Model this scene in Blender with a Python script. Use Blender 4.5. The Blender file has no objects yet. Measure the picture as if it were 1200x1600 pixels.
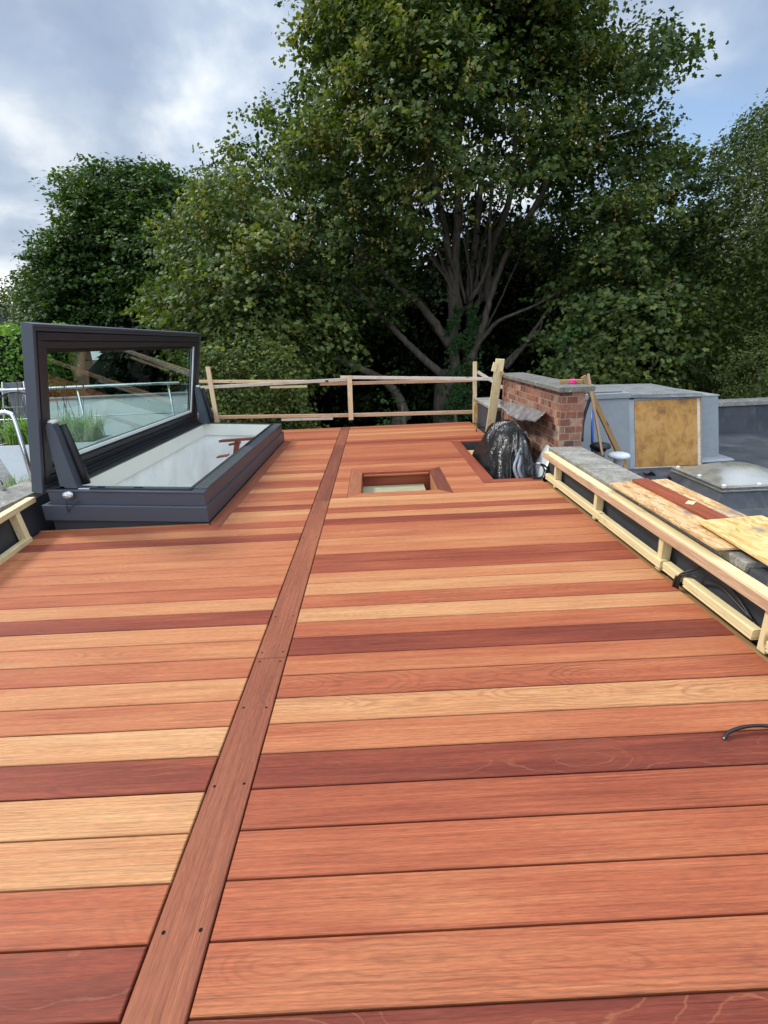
import bpy, math, random
import numpy as np
from mathutils import Vector, Matrix
random.seed(7)
rng = np.random.default_rng(11)
sc = bpy.context.scene
COL = sc.collection
PI = math.pi

# ------------------------------------------------------------------ camera
CF, PITCH, YAW, ROLL, CH = 768.7, math.radians(18.94), math.radians(.43), math.radians(-2.453), 1.408
Fv = np.array([math.sin(YAW)*math.cos(PITCH), math.cos(YAW)*math.cos(PITCH), -math.sin(PITCH)])
R0 = np.array([math.cos(YAW), -math.sin(YAW), 0.]); U0 = np.cross(R0, Fv)
Rv = R0*math.cos(ROLL)+U0*math.sin(ROLL); Uv = -R0*math.sin(ROLL)+U0*math.cos(ROLL)
CP = np.array([0, 0, CH])
def at(px, py, Y):
    d = Rv*(px-600)/CF - Uv*(py-800)/CF + Fv
    return CP + d*(Y/d[1])
cam = bpy.data.cameras.new('camera'); co = bpy.data.objects.new('camera', cam); COL.objects.link(co)
M = Matrix.Identity(4)
for i in range(3):
    M[i][0], M[i][1], M[i][2], M[i][3] = Rv[i], Uv[i], -Fv[i], CP[i]
co.matrix_world = M
cam.sensor_fit = 'HORIZONTAL'; cam.sensor_width = 36; cam.lens = CF/1200*36
cam.clip_start = .05; cam.clip_end = 2000
sc.camera = co

# ------------------------------------------------------------------ node helpers
def newmat(name):
    m = bpy.data.materials.new(name); m.use_nodes = True
    nt = m.node_tree; nt.nodes.clear()
    out = nt.nodes.new('ShaderNodeOutputMaterial')
    return m, NT(nt), out
class NT:
    def __init__(s, nt): s.nt = nt
    def n(s, typ, **kw):
        nd = s.nt.nodes.new(typ)
        for k, v in kw.items():
            if k.startswith('i_'):
                key = k[2:].replace('_', ' ')
                nd.inputs[key].default_value = v
            else: setattr(nd, k, v)
        return nd
    def l(s, a, b): s.nt.links.new(a, b)
    def val(s, x, sock):
        if isinstance(x, (int, float)): sock.default_value = x
        elif isinstance(x, tuple): sock.default_value = x if len(x) == len(sock.default_value) else x+(1,)
        else: s.l(x, sock)
    def math(s, op, a, b=None, c=None, clamp=False):
        nd = s.nt.nodes.new('ShaderNodeMath'); nd.operation = op; nd.use_clamp = clamp
        s.val(a, nd.inputs[0])
        if b is not None: s.val(b, nd.inputs[1])
        if c is not None: s.val(c, nd.inputs[2])
        return nd.outputs[0]
    def mix(s, f, a, b, mode='MIX'):
        nd = s.nt.nodes.new('ShaderNodeMix'); nd.data_type = 'RGBA'; nd.blend_type = mode
        s.val(f, nd.inputs[0]); s.val(a, nd.inputs[6]); s.val(b, nd.inputs[7])
        return nd.outputs[2]
    def ramp(s, f, stops, interp='LINEAR'):
        nd = s.nt.nodes.new('ShaderNodeValToRGB'); cr = nd.color_ramp; cr.interpolation = interp
        while len(cr.elements) < len(stops): cr.elements.new(.5)
        for e, (p, c) in zip(cr.elements, stops):
            e.position = p; e.color = (c, c, c, 1) if isinstance(c, (int, float)) else tuple(c)+(1,)
        s.val(f, nd.inputs[0]); return nd.outputs[0]
    def mapr(s, f, a, b, c, d):
        nd = s.nt.nodes.new('ShaderNodeMapRange')
        s.val(f, nd.inputs[0])
        for i, x in enumerate((a, b, c, d)): nd.inputs[i+1].default_value = x
        return nd.outputs[0]
    def scale(s, vec, x, y, z):
        nd = s.nt.nodes.new('ShaderNodeVectorMath'); nd.operation = 'MULTIPLY'
        s.l(vec, nd.inputs[0]); nd.inputs[1].default_value = (x, y, z); return nd.outputs[0]
    def add(s, a, b):
        nd = s.nt.nodes.new('ShaderNodeVectorMath'); nd.operation = 'ADD'
        s.l(a, nd.inputs[0]); s.l(b, nd.inputs[1]); return nd.outputs[0]
    def noise(s, vec, sc_=5., det=4., rough=.55, dist=0.):
        nd = s.n('ShaderNodeTexNoise', i_Scale=sc_, i_Detail=det, i_Roughness=rough, i_Distortion=dist)
        if vec is not None: s.l(vec, nd.inputs['Vector'])
        return nd.outputs[0]
    def uv(s): return s.n('ShaderNodeUVMap', uv_map='UVMap').outputs[0]
    def obj(s): return s.n('ShaderNodeTexCoord').outputs['Object']
    def geo(s): return s.n('ShaderNodeNewGeometry').outputs['Position']
    def attr(s, name): return s.n('ShaderNodeAttribute', attribute_name=name).outputs['Fac']
    def bsdf(s, out, col, rough=.5, metal=0., spec=.5, bump=None, bstr=.2, bdist=.01, **kw):
        p = s.n('ShaderNodeBsdfPrincipled')
        s.val(col, p.inputs['Base Color']); s.val(rough, p.inputs['Roughness']); s.val(metal, p.inputs['Metallic'])
        p.inputs['Specular IOR Level'].default_value = spec
        for k, v in kw.items(): s.val(v, p.inputs[k.replace('_', ' ')])
        if bump is not None:
            b = s.n('ShaderNodeBump', i_Strength=bstr, i_Distance=bdist); s.l(bump, b.inputs['Height']); s.l(b.outputs[0], p.inputs['Normal'])
        s.l(p.outputs[0], out.inputs[0]); return p

MT = {}
def plain(name, col, rough=.5, metal=0., spec=.5, var=.15, nscale=8., bstr=.08):
    m, t, o = newmat(name)
    n = t.noise(t.geo(), nscale, 5)
    n2 = t.noise(t.geo(), nscale*9, 3)
    f = t.math('ADD', t.mapr(n, .3, .7, 1-var, 1+var), t.mapr(n2, .3, .7, -var*.4, var*.4))
    c = t.mix(1., col, t.n('ShaderNodeCombineColor').outputs[0], 'MULTIPLY')
    cc = t.nt.nodes[-1] if False else None
    nd = t.nt.nodes.new('ShaderNodeVectorMath'); nd.operation = 'SCALE'
    nd.inputs[0].default_value = col; t.l(f, nd.inputs['Scale'])
    t.bsdf(o, nd.outputs[0], t.mapr(n2, .3, .7, max(.02, rough-.06), min(1, rough+.06)), metal, spec, n2, bstr, .004)
    MT[name] = m; return m

# hardwood decking: UV u runs along the board in metres; 'tone' per board, 'figure' = strength of cathedral rings
def deck_wood(name, stops, dark):
    m, t, o = newmat(name)
    uv = t.uv(); tone = t.attr('tone'); fig = t.attr('figure')
    sepv = t.n('ShaderNodeSeparateXYZ'); t.l(uv, sepv.inputs[0])
    vc = t.math('SUBTRACT', t.math('FRACT', t.math('ADD', sepv.outputs[1], .5)), .5)      # across the board, 0 at its middle
    broad = t.noise(t.scale(uv, .9, 7, 1), 1., 4, .55)
    # growth rings of a flat-sawn board: distance to a pith line that wanders along the length
    hcv = t.math('MULTIPLY', t.math('SUBTRACT', t.noise(t.scale(uv, .75, .4, 1), 1., 2.5, .5), .5), .80)
    vof = t.math('MULTIPLY', t.math('SUBTRACT', t.noise(t.scale(uv, .5, .02, 1), 1., 1.), .5), .22)
    v2 = t.math('ADD', vc, vof)
    rr = t.math('SQRT', t.math('ADD', t.math('MULTIPLY', v2, v2), t.math('MULTIPLY', hcv, hcv)))
    rr = t.math('ADD', rr, t.math('MULTIPLY', t.math('SUBTRACT', t.noise(t.scale(uv, 5, 16, 1), 1., 4, .6), .5), .034))
    ring = t.math('SINE', t.math('MULTIPLY', rr, 2*PI/.015))
    ring = t.math('POWER', t.mapr(ring, -1, 1, 0, 1), 2.6)
    ring2 = t.math('POWER', t.mapr(t.math('SINE', t.math('ADD', t.math('MULTIPLY', rr, 2*PI/.030), 1.1)), -1, 1, 0, 1), 60.)
    patch = t.mapr(t.noise(t.scale(uv, 1.6, 4, 1), 1., 2), .40, .62, .2, 1)
    streak = t.noise(t.scale(uv, 1.6, 150, 1), 1., 2.5, .6); fl = t.mapr(t.noise(t.scale(uv, 3.2, 260, 1), 1., 1.5, .5), .57, .70, 1, .70); fl2 = t.mapr(t.noise(t.scale(uv, 2.4, 210, 1.7), 1., 1.5, .5), .60, .72, 1, 1.18)
    streak2 = t.noise(t.scale(uv, 1.6, 42, 1), 1., 4, .6)
    pore = t.noise(t.scale(uv, 22, 330, 1), 1., 2, .65)
    tt = t.math('ADD', tone, t.math('MULTIPLY', t.math('SUBTRACT', broad, .5), .60))
    tt = t.math('ADD', tt, t.math('MULTIPLY', t.math('SUBTRACT', streak2, .5), .42))
    col = t.ramp(tt, stops)
    v = t.mapr(streak, .3, .7, .80, 1.16)
    v = t.math('MULTIPLY', t.math('MULTIPLY', v, t.mapr(pore, .36, .60, .82, 1.06)), t.math('MULTIPLY', fl, fl2))
    nd = t.nt.nodes.new('ShaderNodeVectorMath'); nd.operation = 'SCALE'; t.l(col, nd.inputs[0]); t.l(v, nd.inputs['Scale'])
    rf = t.math('MULTIPLY', t.math('MULTIPLY', ring, patch), t.mapr(fig, .1, 1, .05, .50))
    col2 = t.mix(rf, nd.outputs[0], dark)
    pl_ = t.math('MULTIPLY', t.math('MULTIPLY', ring2, t.mapr(t.noise(t.scale(uv, 3, 9, 1), 1., 3), .45, .62, .0, 1)), t.mapr(fig, .4, 1, 0, .20))
    col2 = t.mix(pl_, col2, (.60, .26, .12))
    spot = t.mapr(t.noise(t.geo(), 2.2, 5, .6), .55, .75, 0, .16); col2 = t.mix(spot, col2, (.16, .09, .06))
    h = t.math('ADD', streak, t.math('ADD', t.math('MULTIPLY', ring, .3), t.math('MULTIPLY', pore, .6)))
    t.bsdf(o, col2, t.mapr(streak, .3, .7, .52, .70), 0, .15, h, .25, .002)
    MT[name] = m
deck_wood('hardwood', [(0, (.165, .037, .023)), (.16, (.24, .057, .031)), (.42, (.355, .101, .047)), (.66, (.44, .165, .072)), (.88, (.49, .235, .103)), (1, (.53, .283, .130))], (.12, .035, .022))
deck_wood('hardwood_strip', [(0, (.095, .028, .020)), (.3, (.175, .054, .033)), (.6, (.27, .088, .046)), (1, (.38, .15, .072))], (.08, .025, .02))

def soft_wood(name, a, b, knots=True):
    m, t, o = newmat(name)
    uv = t.uv(); tone = t.attr('tone')
    s1 = t.noise(t.scale(uv, 1.5, 60, 1), 1., 4, .6); s2 = t.noise(t.scale(uv, .8, 14, 1), 1., 3, .5, .5)
    ring = t.mapr(t.math('SINE', t.math('MULTIPLY', s2, 60)), -1, 1, 0, 1)
    f = t.math('ADD', t.math('MULTIPLY', s1, .6), t.math('MULTIPLY', ring, .25))
    f = t.math('ADD', f, t.math('MULTIPLY', t.math('SUBTRACT', tone, .5), .5))
    col = t.ramp(f, [(.15, a), (.75, b)])
    vo = t.n('ShaderNodeTexVoronoi', i_Scale=1.); t.l(t.scale(uv, 2.3, 7, 1), vo.inputs['Vector'])
    k = t.mapr(vo.outputs['Distance'], .05, .12, 1, 0)
    col = t.mix(t.math('MULTIPLY', k, .7), col, (.12, .055, .025))
    dirt = t.noise(t.geo(), 7, 5); col = t.mix(t.mapr(dirt, .55, .75, 0, .35), col, (.19, .15, .10))
    t.bsdf(o, col, .65, 0, .3, s1, .25, .003); MT[name] = m
soft_wood('pine', (.64, .50, .25), (.78, .66, .38))
soft_wood('pine_pink', (.42, .25, .14), (.66, .46, .29))
soft_wood('pine_aged', (.46, .31, .16), (.72, .54, .33))
soft_wood('pine_white', (.52, .43, .34), (.70, .62, .53))
soft_wood('oak_brown', (.30, .17, .07), (.46, .28, .12))

def osb(name, tint):
    m, t, o = newmat(name)
    uv = t.uv(); cols = []
    wob = t.n('ShaderNodeTexNoise', i_Scale=14., i_Detail=2.); t.l(uv, wob.inputs['Vector'])
    base = t.add(uv, t.scale(wob.outputs['Color'], .05, .05, 0))
    last = None
    for ang, sx, sy, ofs in ((.3, 11, 38, 0), (-.6, 12, 42, 3.3), (1.2, 11, 36, 8.1)):
        mp = t.n('ShaderNodeMapping'); t.l(base, mp.inputs[0]); mp.inputs['Rotation'].default_value = (0, 0, ang)
        mp.inputs['Scale'].default_value = (sx, sy, 1); mp.inputs['Location'].default_value = (ofs, ofs*1.7, 0)
        vo = t.n('ShaderNodeTexVoronoi', i_Scale=1.); t.l(mp.outputs[0], vo.inputs['Vector'])
        sp = t.n('ShaderNodeSeparateColor'); t.l(vo.outputs['Color'], sp.inputs[0])
        cols.append((sp.outputs[0], sp.outputs[1], vo.outputs['Distance']))
    sel = t.math('GREATER_THAN', cols[0][1], .5); f = t.nt.nodes.new('ShaderNodeMix'); t.l(sel, f.inputs[0]); t.l(cols[0][0], f.inputs[2]); t.l(cols[1][0], f.inputs[3])
    sel2 = t.math('GREATER_THAN', cols[2][1], .6); g = t.nt.nodes.new('ShaderNodeMix'); t.l(sel2, g.inputs[0]); t.l(f.outputs[0], g.inputs[2]); t.l(cols[2][0], g.inputs[3])
    a, b, c = tint
    col = t.ramp(g.outputs[0], [(0, a), (.35, b), (1, c)])
    fine = t.noise(t.scale(uv, 30, 60, 1), 1., 3); nd = t.nt.nodes.new('ShaderNodeVectorMath'); nd.operation = 'SCALE'; t.l(col, nd.inputs[0]); t.l(t.mapr(fine, .3, .7, .85, 1.1), nd.inputs['Scale'])
    st = t.noise(t.geo(), 2.6, 4, .6); colx = t.mix(t.mapr(st, .60, .68, 0, .75), nd.outputs[0], (.16, .15, .16))
    t.bsdf(o, colx, .6, 0, .3, g.outputs[0], .3, .003); MT[name] = m
osb('osb', ((.40, .21, .085), (.56, .34, .15), (.68, .48, .26)))
osb('osb_pale', ((.48, .28, .085), (.64, .42, .15), (.72, .53, .24)))

def brick_mat():
    m, t, o = newmat('brick')
    uv = t.uv()
    wob = t.n('ShaderNodeTexNoise', i_Scale=9., i_Detail=3.); t.l(uv, wob.inputs['Vector'])
    v = t.add(uv, t.scale(wob.outputs['Color'], .008, .008, 0))
    b = t.n('ShaderNodeTexBrick', offset=.5, i_Scale=1., i_Mortar_Size=.006, i_Mortar_Smooth=.25, i_Bias=0., i_Brick_Width=.1125, i_Row_Height=.075)
    t.l(v, b.inputs['Vector']); b.inputs['Color1'].default_value = (0, 0, 0, 1); b.inputs['Color2'].default_value = (1, 1, 1, 1); b.inputs['Mortar'].default_value = (.5, .5, .5, 1)
    sp = t.n('ShaderNodeSeparateColor'); t.l(b.outputs[0], sp.inputs[0])
    n = t.noise(uv, 24, 5, .6); n2 = t.noise(uv, 3.0, 4)
    f = t.math('ADD', sp.outputs[0], t.math('MULTIPLY', t.math('SUBTRACT', n, .5), .8))
    col = t.ramp(f, [(.0, (.12, .050, .036)), (.3, (.23, .085, .055)), (.6, (.30, .12, .075)), (.85, (.36, .19, .12)), (1, (.38, .28, .19))])
    col = t.mix(t.mapr(n2, .46, .66, 0, .75), col, (.085, .058, .045))
    fl = t.noise(uv, 45, 3); col = t.mix(t.mapr(fl, .62, .75, 0, .5), col, (.55, .45, .36))
    col = t.mix(b.outputs['Fac'], col, t.ramp(n, [(.3, (.20, .15, .11)), (.7, (.36, .29, .22))]))
    h = t.math('SUBTRACT', t.math('MULTIPLY', n, .35), t.math('MULTIPLY', b.outputs['Fac'], 1.))
    t.bsdf(o, col, .85, 0, .2, h, .6, .008); MT['brick'] = m
brick_mat()

def stone_mat(name, a, b, lich):
    m, t, o = newmat(name)
    g = t.geo(); n = t.noise(g, 6, 6, .65); f = t.noise(g, 60, 4, .6); sp = t.noise(g, 22, 3, .6, 1.)
    col = t.ramp(n, [(.3, a), (.7, b)])
    nd = t.nt.nodes.new('ShaderNodeVectorMath'); nd.operation = 'SCALE'; t.l(col, nd.inputs[0]); t.l(t.mapr(f, .3, .7, .7, 1.25), nd.inputs['Scale'])
    c2 = t.mix(t.mapr(sp, .62, .68, 0, lich), nd.outputs[0], (.55, .55, .50))
    c2 = t.mix(t.mapr(t.noise(g, 3.2, 4), .55, .7, 0, .4), c2, (.16, .15, .07))
    t.bsdf(o, c2, .88, 0, .25, f, .5, .006); MT[name] = m
stone_mat('coping', (.165, .155, .135), (.34, .32, .28), .85)
stone_mat('coping_dark', (.10, .097, .085), (.22, .21, .185), .5)
stone_mat('slab', (.13, .135, .135), (.24, .245, .245), .25)

def felt_mat():
    m, t, o = newmat('felt')
    g = t.geo(); n = t.noise(g, 1.2, 6, .6); f = t.noise(g, 90, 3)
    col = t.ramp(n, [(.3, (.030, .032, .037)), (.55, (.052, .056, .064)), (.75, (.10, .104, .112))])
    s = t.n('ShaderNodeSeparateXYZ'); t.l(g, s.inputs[0])
    seam = t.math('ABSOLUTE', t.math('SUBTRACT', t.math('FRACT', t.math('ADD', s.outputs[1], t.math('MULTIPLY', n, .03))), .5))
    seamm = t.mapr(seam, 0, .012, 1, 0)
    sx = t.math('ABSOLUTE', t.math('SUBTRACT', t.math('FRACT', t.math('MULTIPLY', s.outputs[0], .37)), .5)); seamm = t.math('MAXIMUM', seamm, t.mapr(sx, 0, .004, 1, 0))
    c = t.mix(t.math('MULTIPLY', seamm, .7), col, (.014, .014, .016))
    dust = t.noise(t.scale(g, 3, 1.2, 1), 2., 5, .7); c = t.mix(t.mapr(dust, .5, .75, 0, .4), c, (.17, .165, .155))
    t.bsdf(o, c, .75, 0, .35, f, .4, .004); MT['felt'] = m
felt_mat()

plain('anthracite', (.058, .068, .084), .38, .0, .5, .05, 3., .02)
plain('anthracite_dark', (.026, .026, .030), .42, 0, .5, .08, 5., .03)
plain('black_rubber', (.010, .010, .011), .5, 0, .4, .2, 20., .1)
plain('granular_tape', (.085, .086, .082), .85, 0, .3, .75, 90., .5)
plain('dark_membrane', (.050, .054, .061), .6, 0, .4, .15, 3., .1)
plain('cavity', (.012, .011, .010), .9, 0, .1, .2, 5.)
plain('plaster_white', (.84, .83, .81), .95, 0, .05, .09, 3., .15)
plain('liner_cream', (.74, .72, .64), .7, 0, .3, .03, 4., .05)
plain('spacer_metal', (.78, .80, .80), .35, .0, .6, .03, 4., .02)
plain('stair_timber', (.20, .045, .025), .5, 0, .4, .2, 12.)
plain('foil', (.75, .75, .74), .28, .9, .5, .2, 60., .9)
plain('lead', (.42, .42, .43), .36, .8, .5, .35, 9., .3)
plain('zinc', (.55, .57, .57), .5, .3, .5, .12, 9., .1)
plain('grp_grey', (.205, .222, .226), .5, 0, .4, .12, 3., .12)
plain('grp_trim', (.275, .295, .30), .5, 0, .4, .12, 5., .12)
plain('white_plastic', (.70, .71, .72), .4, 0, .5, .04, 5., .03)
plain('black_plastic', (.010, .010, .011), .4, 0, .5, .2, 12., .05)
plain('grey_conduit', (.22, .23, .25), .4, 0, .5, .1, 12., .05)
plain('blue_plastic', (.04, .13, .50), .4, 0, .5, .1, 12., .05)
plain('pink_tape', (.75, .06, .22), .5, 0, .4, .1, 12., .1)
plain('chrome', (.70, .70, .70), .12, 1., .5, .05, 6., .01)
plain('planter_white', (.72, .74, .74), .5, 0, .4, .05, 4., .03)
plain('render_white', (.68, .68, .66), .9, 0, .2, .06, 3., .1)
plain('slate_roof', (.15, .15, .16), .8, 0, .3, .2, 2.)
plain('house_brick', (.30, .16, .10), .85, 0, .2, .2, 3.)
plain('ply_pale', (.30, .28, .165), .8, 0, .2, .12, 10.)
plain('soil', (.05, .045, .03), .95, 0, .1, .3, 1.)
plain('dark_metal', (.03, .03, .032), .4, .4, .5, .1, 8.)
plain('grey_metal', (.22, .23, .24), .4, .7, .5, .1, 8.)

def panel_mat():
    m, t, o = newmat('stained_ply')
    g = t.obj(); n = t.noise(t.scale(g, 1, 1, 1), 4.0, 7, .70, .6); n2 = t.noise(t.scale(g, 8, 8, 3), 2., 5, .65)
    f = t.math('ADD', t.math('MULTIPLY', n, .65), t.math('MULTIPLY', n2, .35))
    col = t.ramp(f, [(.32, (.13, .060, .015)), (.44, (.32, .145, .026)), (.54, (.46, .225, .045)), (.66, (.44, .28, .115)), (.8, (.50, .40, .26))])
    t.bsdf(o, col, .5, 0, .4, n2, .15, .003); MT['stained_ply'] = m
panel_mat()

def bag_mat():
    m, t, o = newmat('bin_bag')
    g = t.geo(); n = t.noise(g, 16, 4, .6, .8); n2 = t.noise(g, 45, 3)
    rg = t.math('ABSOLUTE', t.math('SUBTRACT', t.noise(t.scale(g, 1, 1, .55), 11, 3, .5, .6), .5)); rg2 = t.math('ABSOLUTE', t.math('SUBTRACT', t.noise(g, 24, 2, .5, .4), .5))
    h = t.math('SUBTRACT', t.math('MULTIPLY', n, .4), t.math('ADD', t.math('MULTIPLY', rg, 3.), t.math('MULTIPLY', rg2, 1.2)))
    dust = t.noise(g, 4, 4); c = t.mix(t.mapr(dust, .45, .7, 0, .5), (.008, .008, .009), (.022, .023, .026))
    t.bsdf(o, c, t.mapr(dust, .3, .7, .24, .38), 0, .45, h, .32, .03); MT['bin_bag'] = m
bag_mat()

def glass_mat():
    m, t, o = newmat('glass')
    tr = t.n('ShaderNodeBsdfTransparent'); tr.inputs[0].default_value = (.78, .88, .84, 1)
    gl = t.n('ShaderNodeBsdfGlossy', i_Roughness=.0); gl.inputs[0].default_value = (.92, .96, .96, 1)
    fr = t.n('ShaderNodeFresnel', i_IOR=1.5); bk = t.n('ShaderNodeNewGeometry').outputs['Backfacing']; t.l(t.mapr(bk, 0, 1, 1.5, 1/1.5), fr.inputs['IOR'])
    mx = t.n('ShaderNodeMixShader'); t.l(fr.outputs[0], mx.inputs[0]); t.l(tr.outputs[0], mx.inputs[1]); t.l(gl.outputs[0], mx.inputs[2])
    t.l(mx.outputs[0], o.inputs[0]); MT['glass'] = m
glass_mat()
def dome_mat():
    m, t, o = newmat('dome_plastic')
    g = t.geo(); n = t.noise(g, 5, 5, .65)
    c = t.ramp(n, [(.3, (.17, .160, .13)), (.7, (.27, .255, .21))])
    t.bsdf(o, c, t.mapr(n, .3, .7, .18, .38), 0, .6, None, Transmission_Weight=.25); MT['dome_plastic'] = m
dome_mat()

def leaf_mat(name, stops, trans=.28, rough=.55, spec=.22):
    m, t, o = newmat(name)
    col = t.ramp(t.attr('tone'), stops)
    p = t.n('ShaderNodeBsdfPrincipled'); t.l(col, p.inputs['Base Color']); p.inputs['Roughness'].default_value = rough; p.inputs['Specular IOR Level'].default_value = spec
    tl = t.n('ShaderNodeBsdfTranslucent'); t.l(t.mix(1., col, (1.7, 1.8, .5), 'MULTIPLY'), tl.inputs[0])
    mx = t.n('ShaderNodeMixShader'); mx.inputs[0].default_value = trans
    t.l(p.outputs[0], mx.inputs[1]); t.l(tl.outputs[0], mx.inputs[2]); t.l(mx.outputs[0], o.inputs[0]); MT[name] = m
leaf_mat('sycamore_leaf', [(0, (.017, .033, .011)), (.4, (.046, .079, .021)), (.75, (.100, .140, .036)), (1, (.19, .21, .052))])
leaf_mat('dark_leaf', [(0, (.016, .036, .010)), (.6, (.042, .084, .018)), (1, (.085, .14, .032))])
leaf_mat('painted_shade_leaf', [(0, (.004, .007, .003)), (.7, (.008, .014, .006)), (1, (.015, .025, .009))], .06, .7, .15)  # near-black leaf colour with the deep shade painted in
leaf_mat('birch_leaf', [(0, (.036, .060, .016)), (.6, (.092, .125, .032)), (1, (.17, .19, .055))])
leaf_mat('ivy_leaf', [(0, (.02, .045, .014)), (.6, (.045, .10, .025)), (1, (.09, .17, .04))])
leaf_mat('hedge_leaf', [(0, (.04, .10, .015)), (.6, (.13, .25, .03)), (1, (.25, .38, .06))])
leaf_mat('grass_blade', [(0, (.06, .13, .025)), (.6, (.14, .26, .05)), (1, (.30, .42, .12))])
leaf_mat('seed_key', [(0, (.13, .115, .03)), (.6, (.27, .22, .06)), (1, (.42, .33, .10))])
def bark_mat(name, a, b):
    m, t, o = newmat(name)
    g = t.geo(); n = t.noise(t.scale(g, 9, 9, 2.2), 1.6, 6, .7); n2 = t.noise(g, 2.5, 4)
    col = t.ramp(n, [(.3, a), (.7, b)]); col = t.mix(t.mapr(n2, .5, .7, 0, .6), col, (.045, .05, .022))
    t.bsdf(o, col, .9, 0, .15, n, .8, .03); MT[name] = m
bark_mat('bark', (.055, .045, .035), (.17, .145, .115))
bark_mat('birch_bark', (.20, .19, .17), (.5, .49, .45))

# ------------------------------------------------------------------ mesh helpers
class MB:
    def __init__(s): s.v = []; s.f = []; s.uv = []; s.tone = []; s.fig = []; s.sm = []; s.mi = []
    def add(s, vs, fs, uvs=None, tone=.5, fig=0., smooth=False, mi=0):
        b = len(s.v); s.v += [tuple(float(c) for c in v) for v in vs]
        for i, f in enumerate(fs):
            s.f.append([b+k for k in f]); s.tone.append(tone); s.fig.append(fig); s.sm.append(smooth); s.mi.append(mi)
            s.uv += [(uvs[i][j] if uvs else (0., 0.)) for j in range(len(f))]
        return s
    def map(s, fn): s.v = [tuple(fn(Vector(v))) for v in s.v]; return s
    def build(s, name, mat, parent=None):
        me = bpy.data.meshes.new(name); me.from_pydata(s.v, [], s.f); me.update()
        u = me.uv_layers.new(name='UVMap'); u.data.foreach_set('uv', [c for p in s.uv for c in p])
        a = me.attributes.new('tone', 'FLOAT', 'FACE'); a.data.foreach_set('value', s.tone)
        a = me.attributes.new('figure', 'FLOAT', 'FACE'); a.data.foreach_set('value', s.fig)
        me.polygons.foreach_set('use_smooth', s.sm)
        for m_ in (mat if isinstance(mat, (list, tuple)) else [mat]): me.materials.append(MT[m_] if isinstance(m_, str) else m_)
        if any(s.mi): me.polygons.foreach_set('material_index', s.mi)
        o = bpy.data.objects.new(name, me); COL.objects.link(o)
        if parent is not None: o.parent = parent; o.matrix_parent_inverse = Matrix.Translation(-parent.location)
        return o
    # plank from p0 to p1, width w across 'side', thickness t along 'up'
    def plank(s, p0, p1, w, t, up=(0, 0, 1), c=.003, tone=None, fig=0., roll=0., mi=0):
        p0 = Vector(p0); p1 = Vector(p1); d = (p1-p0); L = d.length; d.normalize(); up = Vector(up)
        side = d.cross(up)
        if side.length < 1e-4: side = d.cross(Vector((1, 0, 0)))
        side.normalize(); up = side.cross(d).normalized()
        if roll: q = Matrix.Rotation(roll, 3, d); side = q @ side; up = q @ up
        a, b = w/2, t/2; c = min(c, a*.4, b*.4)
        pr = [(a-c, -b), (a, -b+c), (a, b-c), (a-c, b), (-a+c, b), (-a, b-c), (-a, -b+c), (-a+c, -b)]
        vs = [p0+side*x+up*y for x, y in pr]+[p1+side*x+up*y for x, y in pr]
        uo = random.uniform(0, 50); vo = random.uniform(0, 50)
        per = [0]
        for i in range(8): q0 = pr[i]; q1 = pr[(i+1) % 8]; per.append(per[-1]+math.hypot(q1[0]-q0[0], q1[1]-q0[1]))
        fs = []; us = []
        for i in range(8):
            j = (i+1) % 8; fs.append([i, j, 8+j, 8+i])
            us.append([(uo, vo+per[i]), (uo, vo+per[i+1]), (uo+L, vo+per[i+1]), (uo+L, vo+per[i])])
        fs.append(list(range(7, -1, -1))); us.append([(uo+pr[i][0]*.3, vo+pr[i][1]) for i in range(7, -1, -1)])
        fs.append(list(range(8, 16))); us.append([(uo+pr[i][0]*.3, vo+pr[i][1]) for i in range(8)])
        return s.add(vs, fs, us, random.random() if tone is None else tone, fig, False, mi)
    def box(s, x0, x1, y0, y1, z0, z1, c=.004, tone=.5, mi=0):
        # chamfered axis box
        dx, dy, dz = x1-x0, y1-y0, z1-z0
        if dy >= dx: return s.plank(((x0+x1)/2, y0, (z0+z1)/2), ((x0+x1)/2, y1, (z0+z1)/2), dx, dz, (0, 0, 1), c, tone, mi=mi)
        return s.plank((x0, (y0+y1)/2, (z0+z1)/2), (x1, (y0+y1)/2, (z0+z1)/2), dy, dz, (0, 0, 1), c, tone, mi=mi)
    def hexa(s, b, t, mi=0, tone=.5):
        # 4 bottom, 4 top points, counter-clockwise from above; uv by metres
        vs = list(b)+list(t); fs = [[3, 2, 1, 0], [4, 5, 6, 7]]+[[i, (i+1) % 4, 4+(i+1) % 4, 4+i] for i in range(4)]
        us = []
        for f in fs:
            P = [Vector(vs[i]) for i in f]; e = (P[1]-P[0]); e.normalize(); n = e.cross(P[2]-P[1]); g = n.cross(e); g = g.normalized() if g.length > 0 else g
            us.append([((p-P[0]).dot(e), (p-P[0]).dot(g)) for p in P])
        return s.add(vs, fs, us, tone, 0, False, mi)
    def ring(s, x0, x1, y0, y1, z0, z1, w, c=.003, wl=None, wn=None, wf=None):
        # rectangular frame of four butted members, x members between y members
        wl = w if wl is None else wl; wn = w if wn is None else wn; wf = w if wf is None else wf
        s.box(x0, x1, y0, y0+wn, z0, z1, c); s.box(x0, x1, y1-wf, y1, z0, z1, c)
        s.box(x0, x0+wl, y0+wn, y1-wf, z0, z1, c); s.box(x1-w, x1, y0+wn, y1-wf, z0, z1, c); return s
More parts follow.
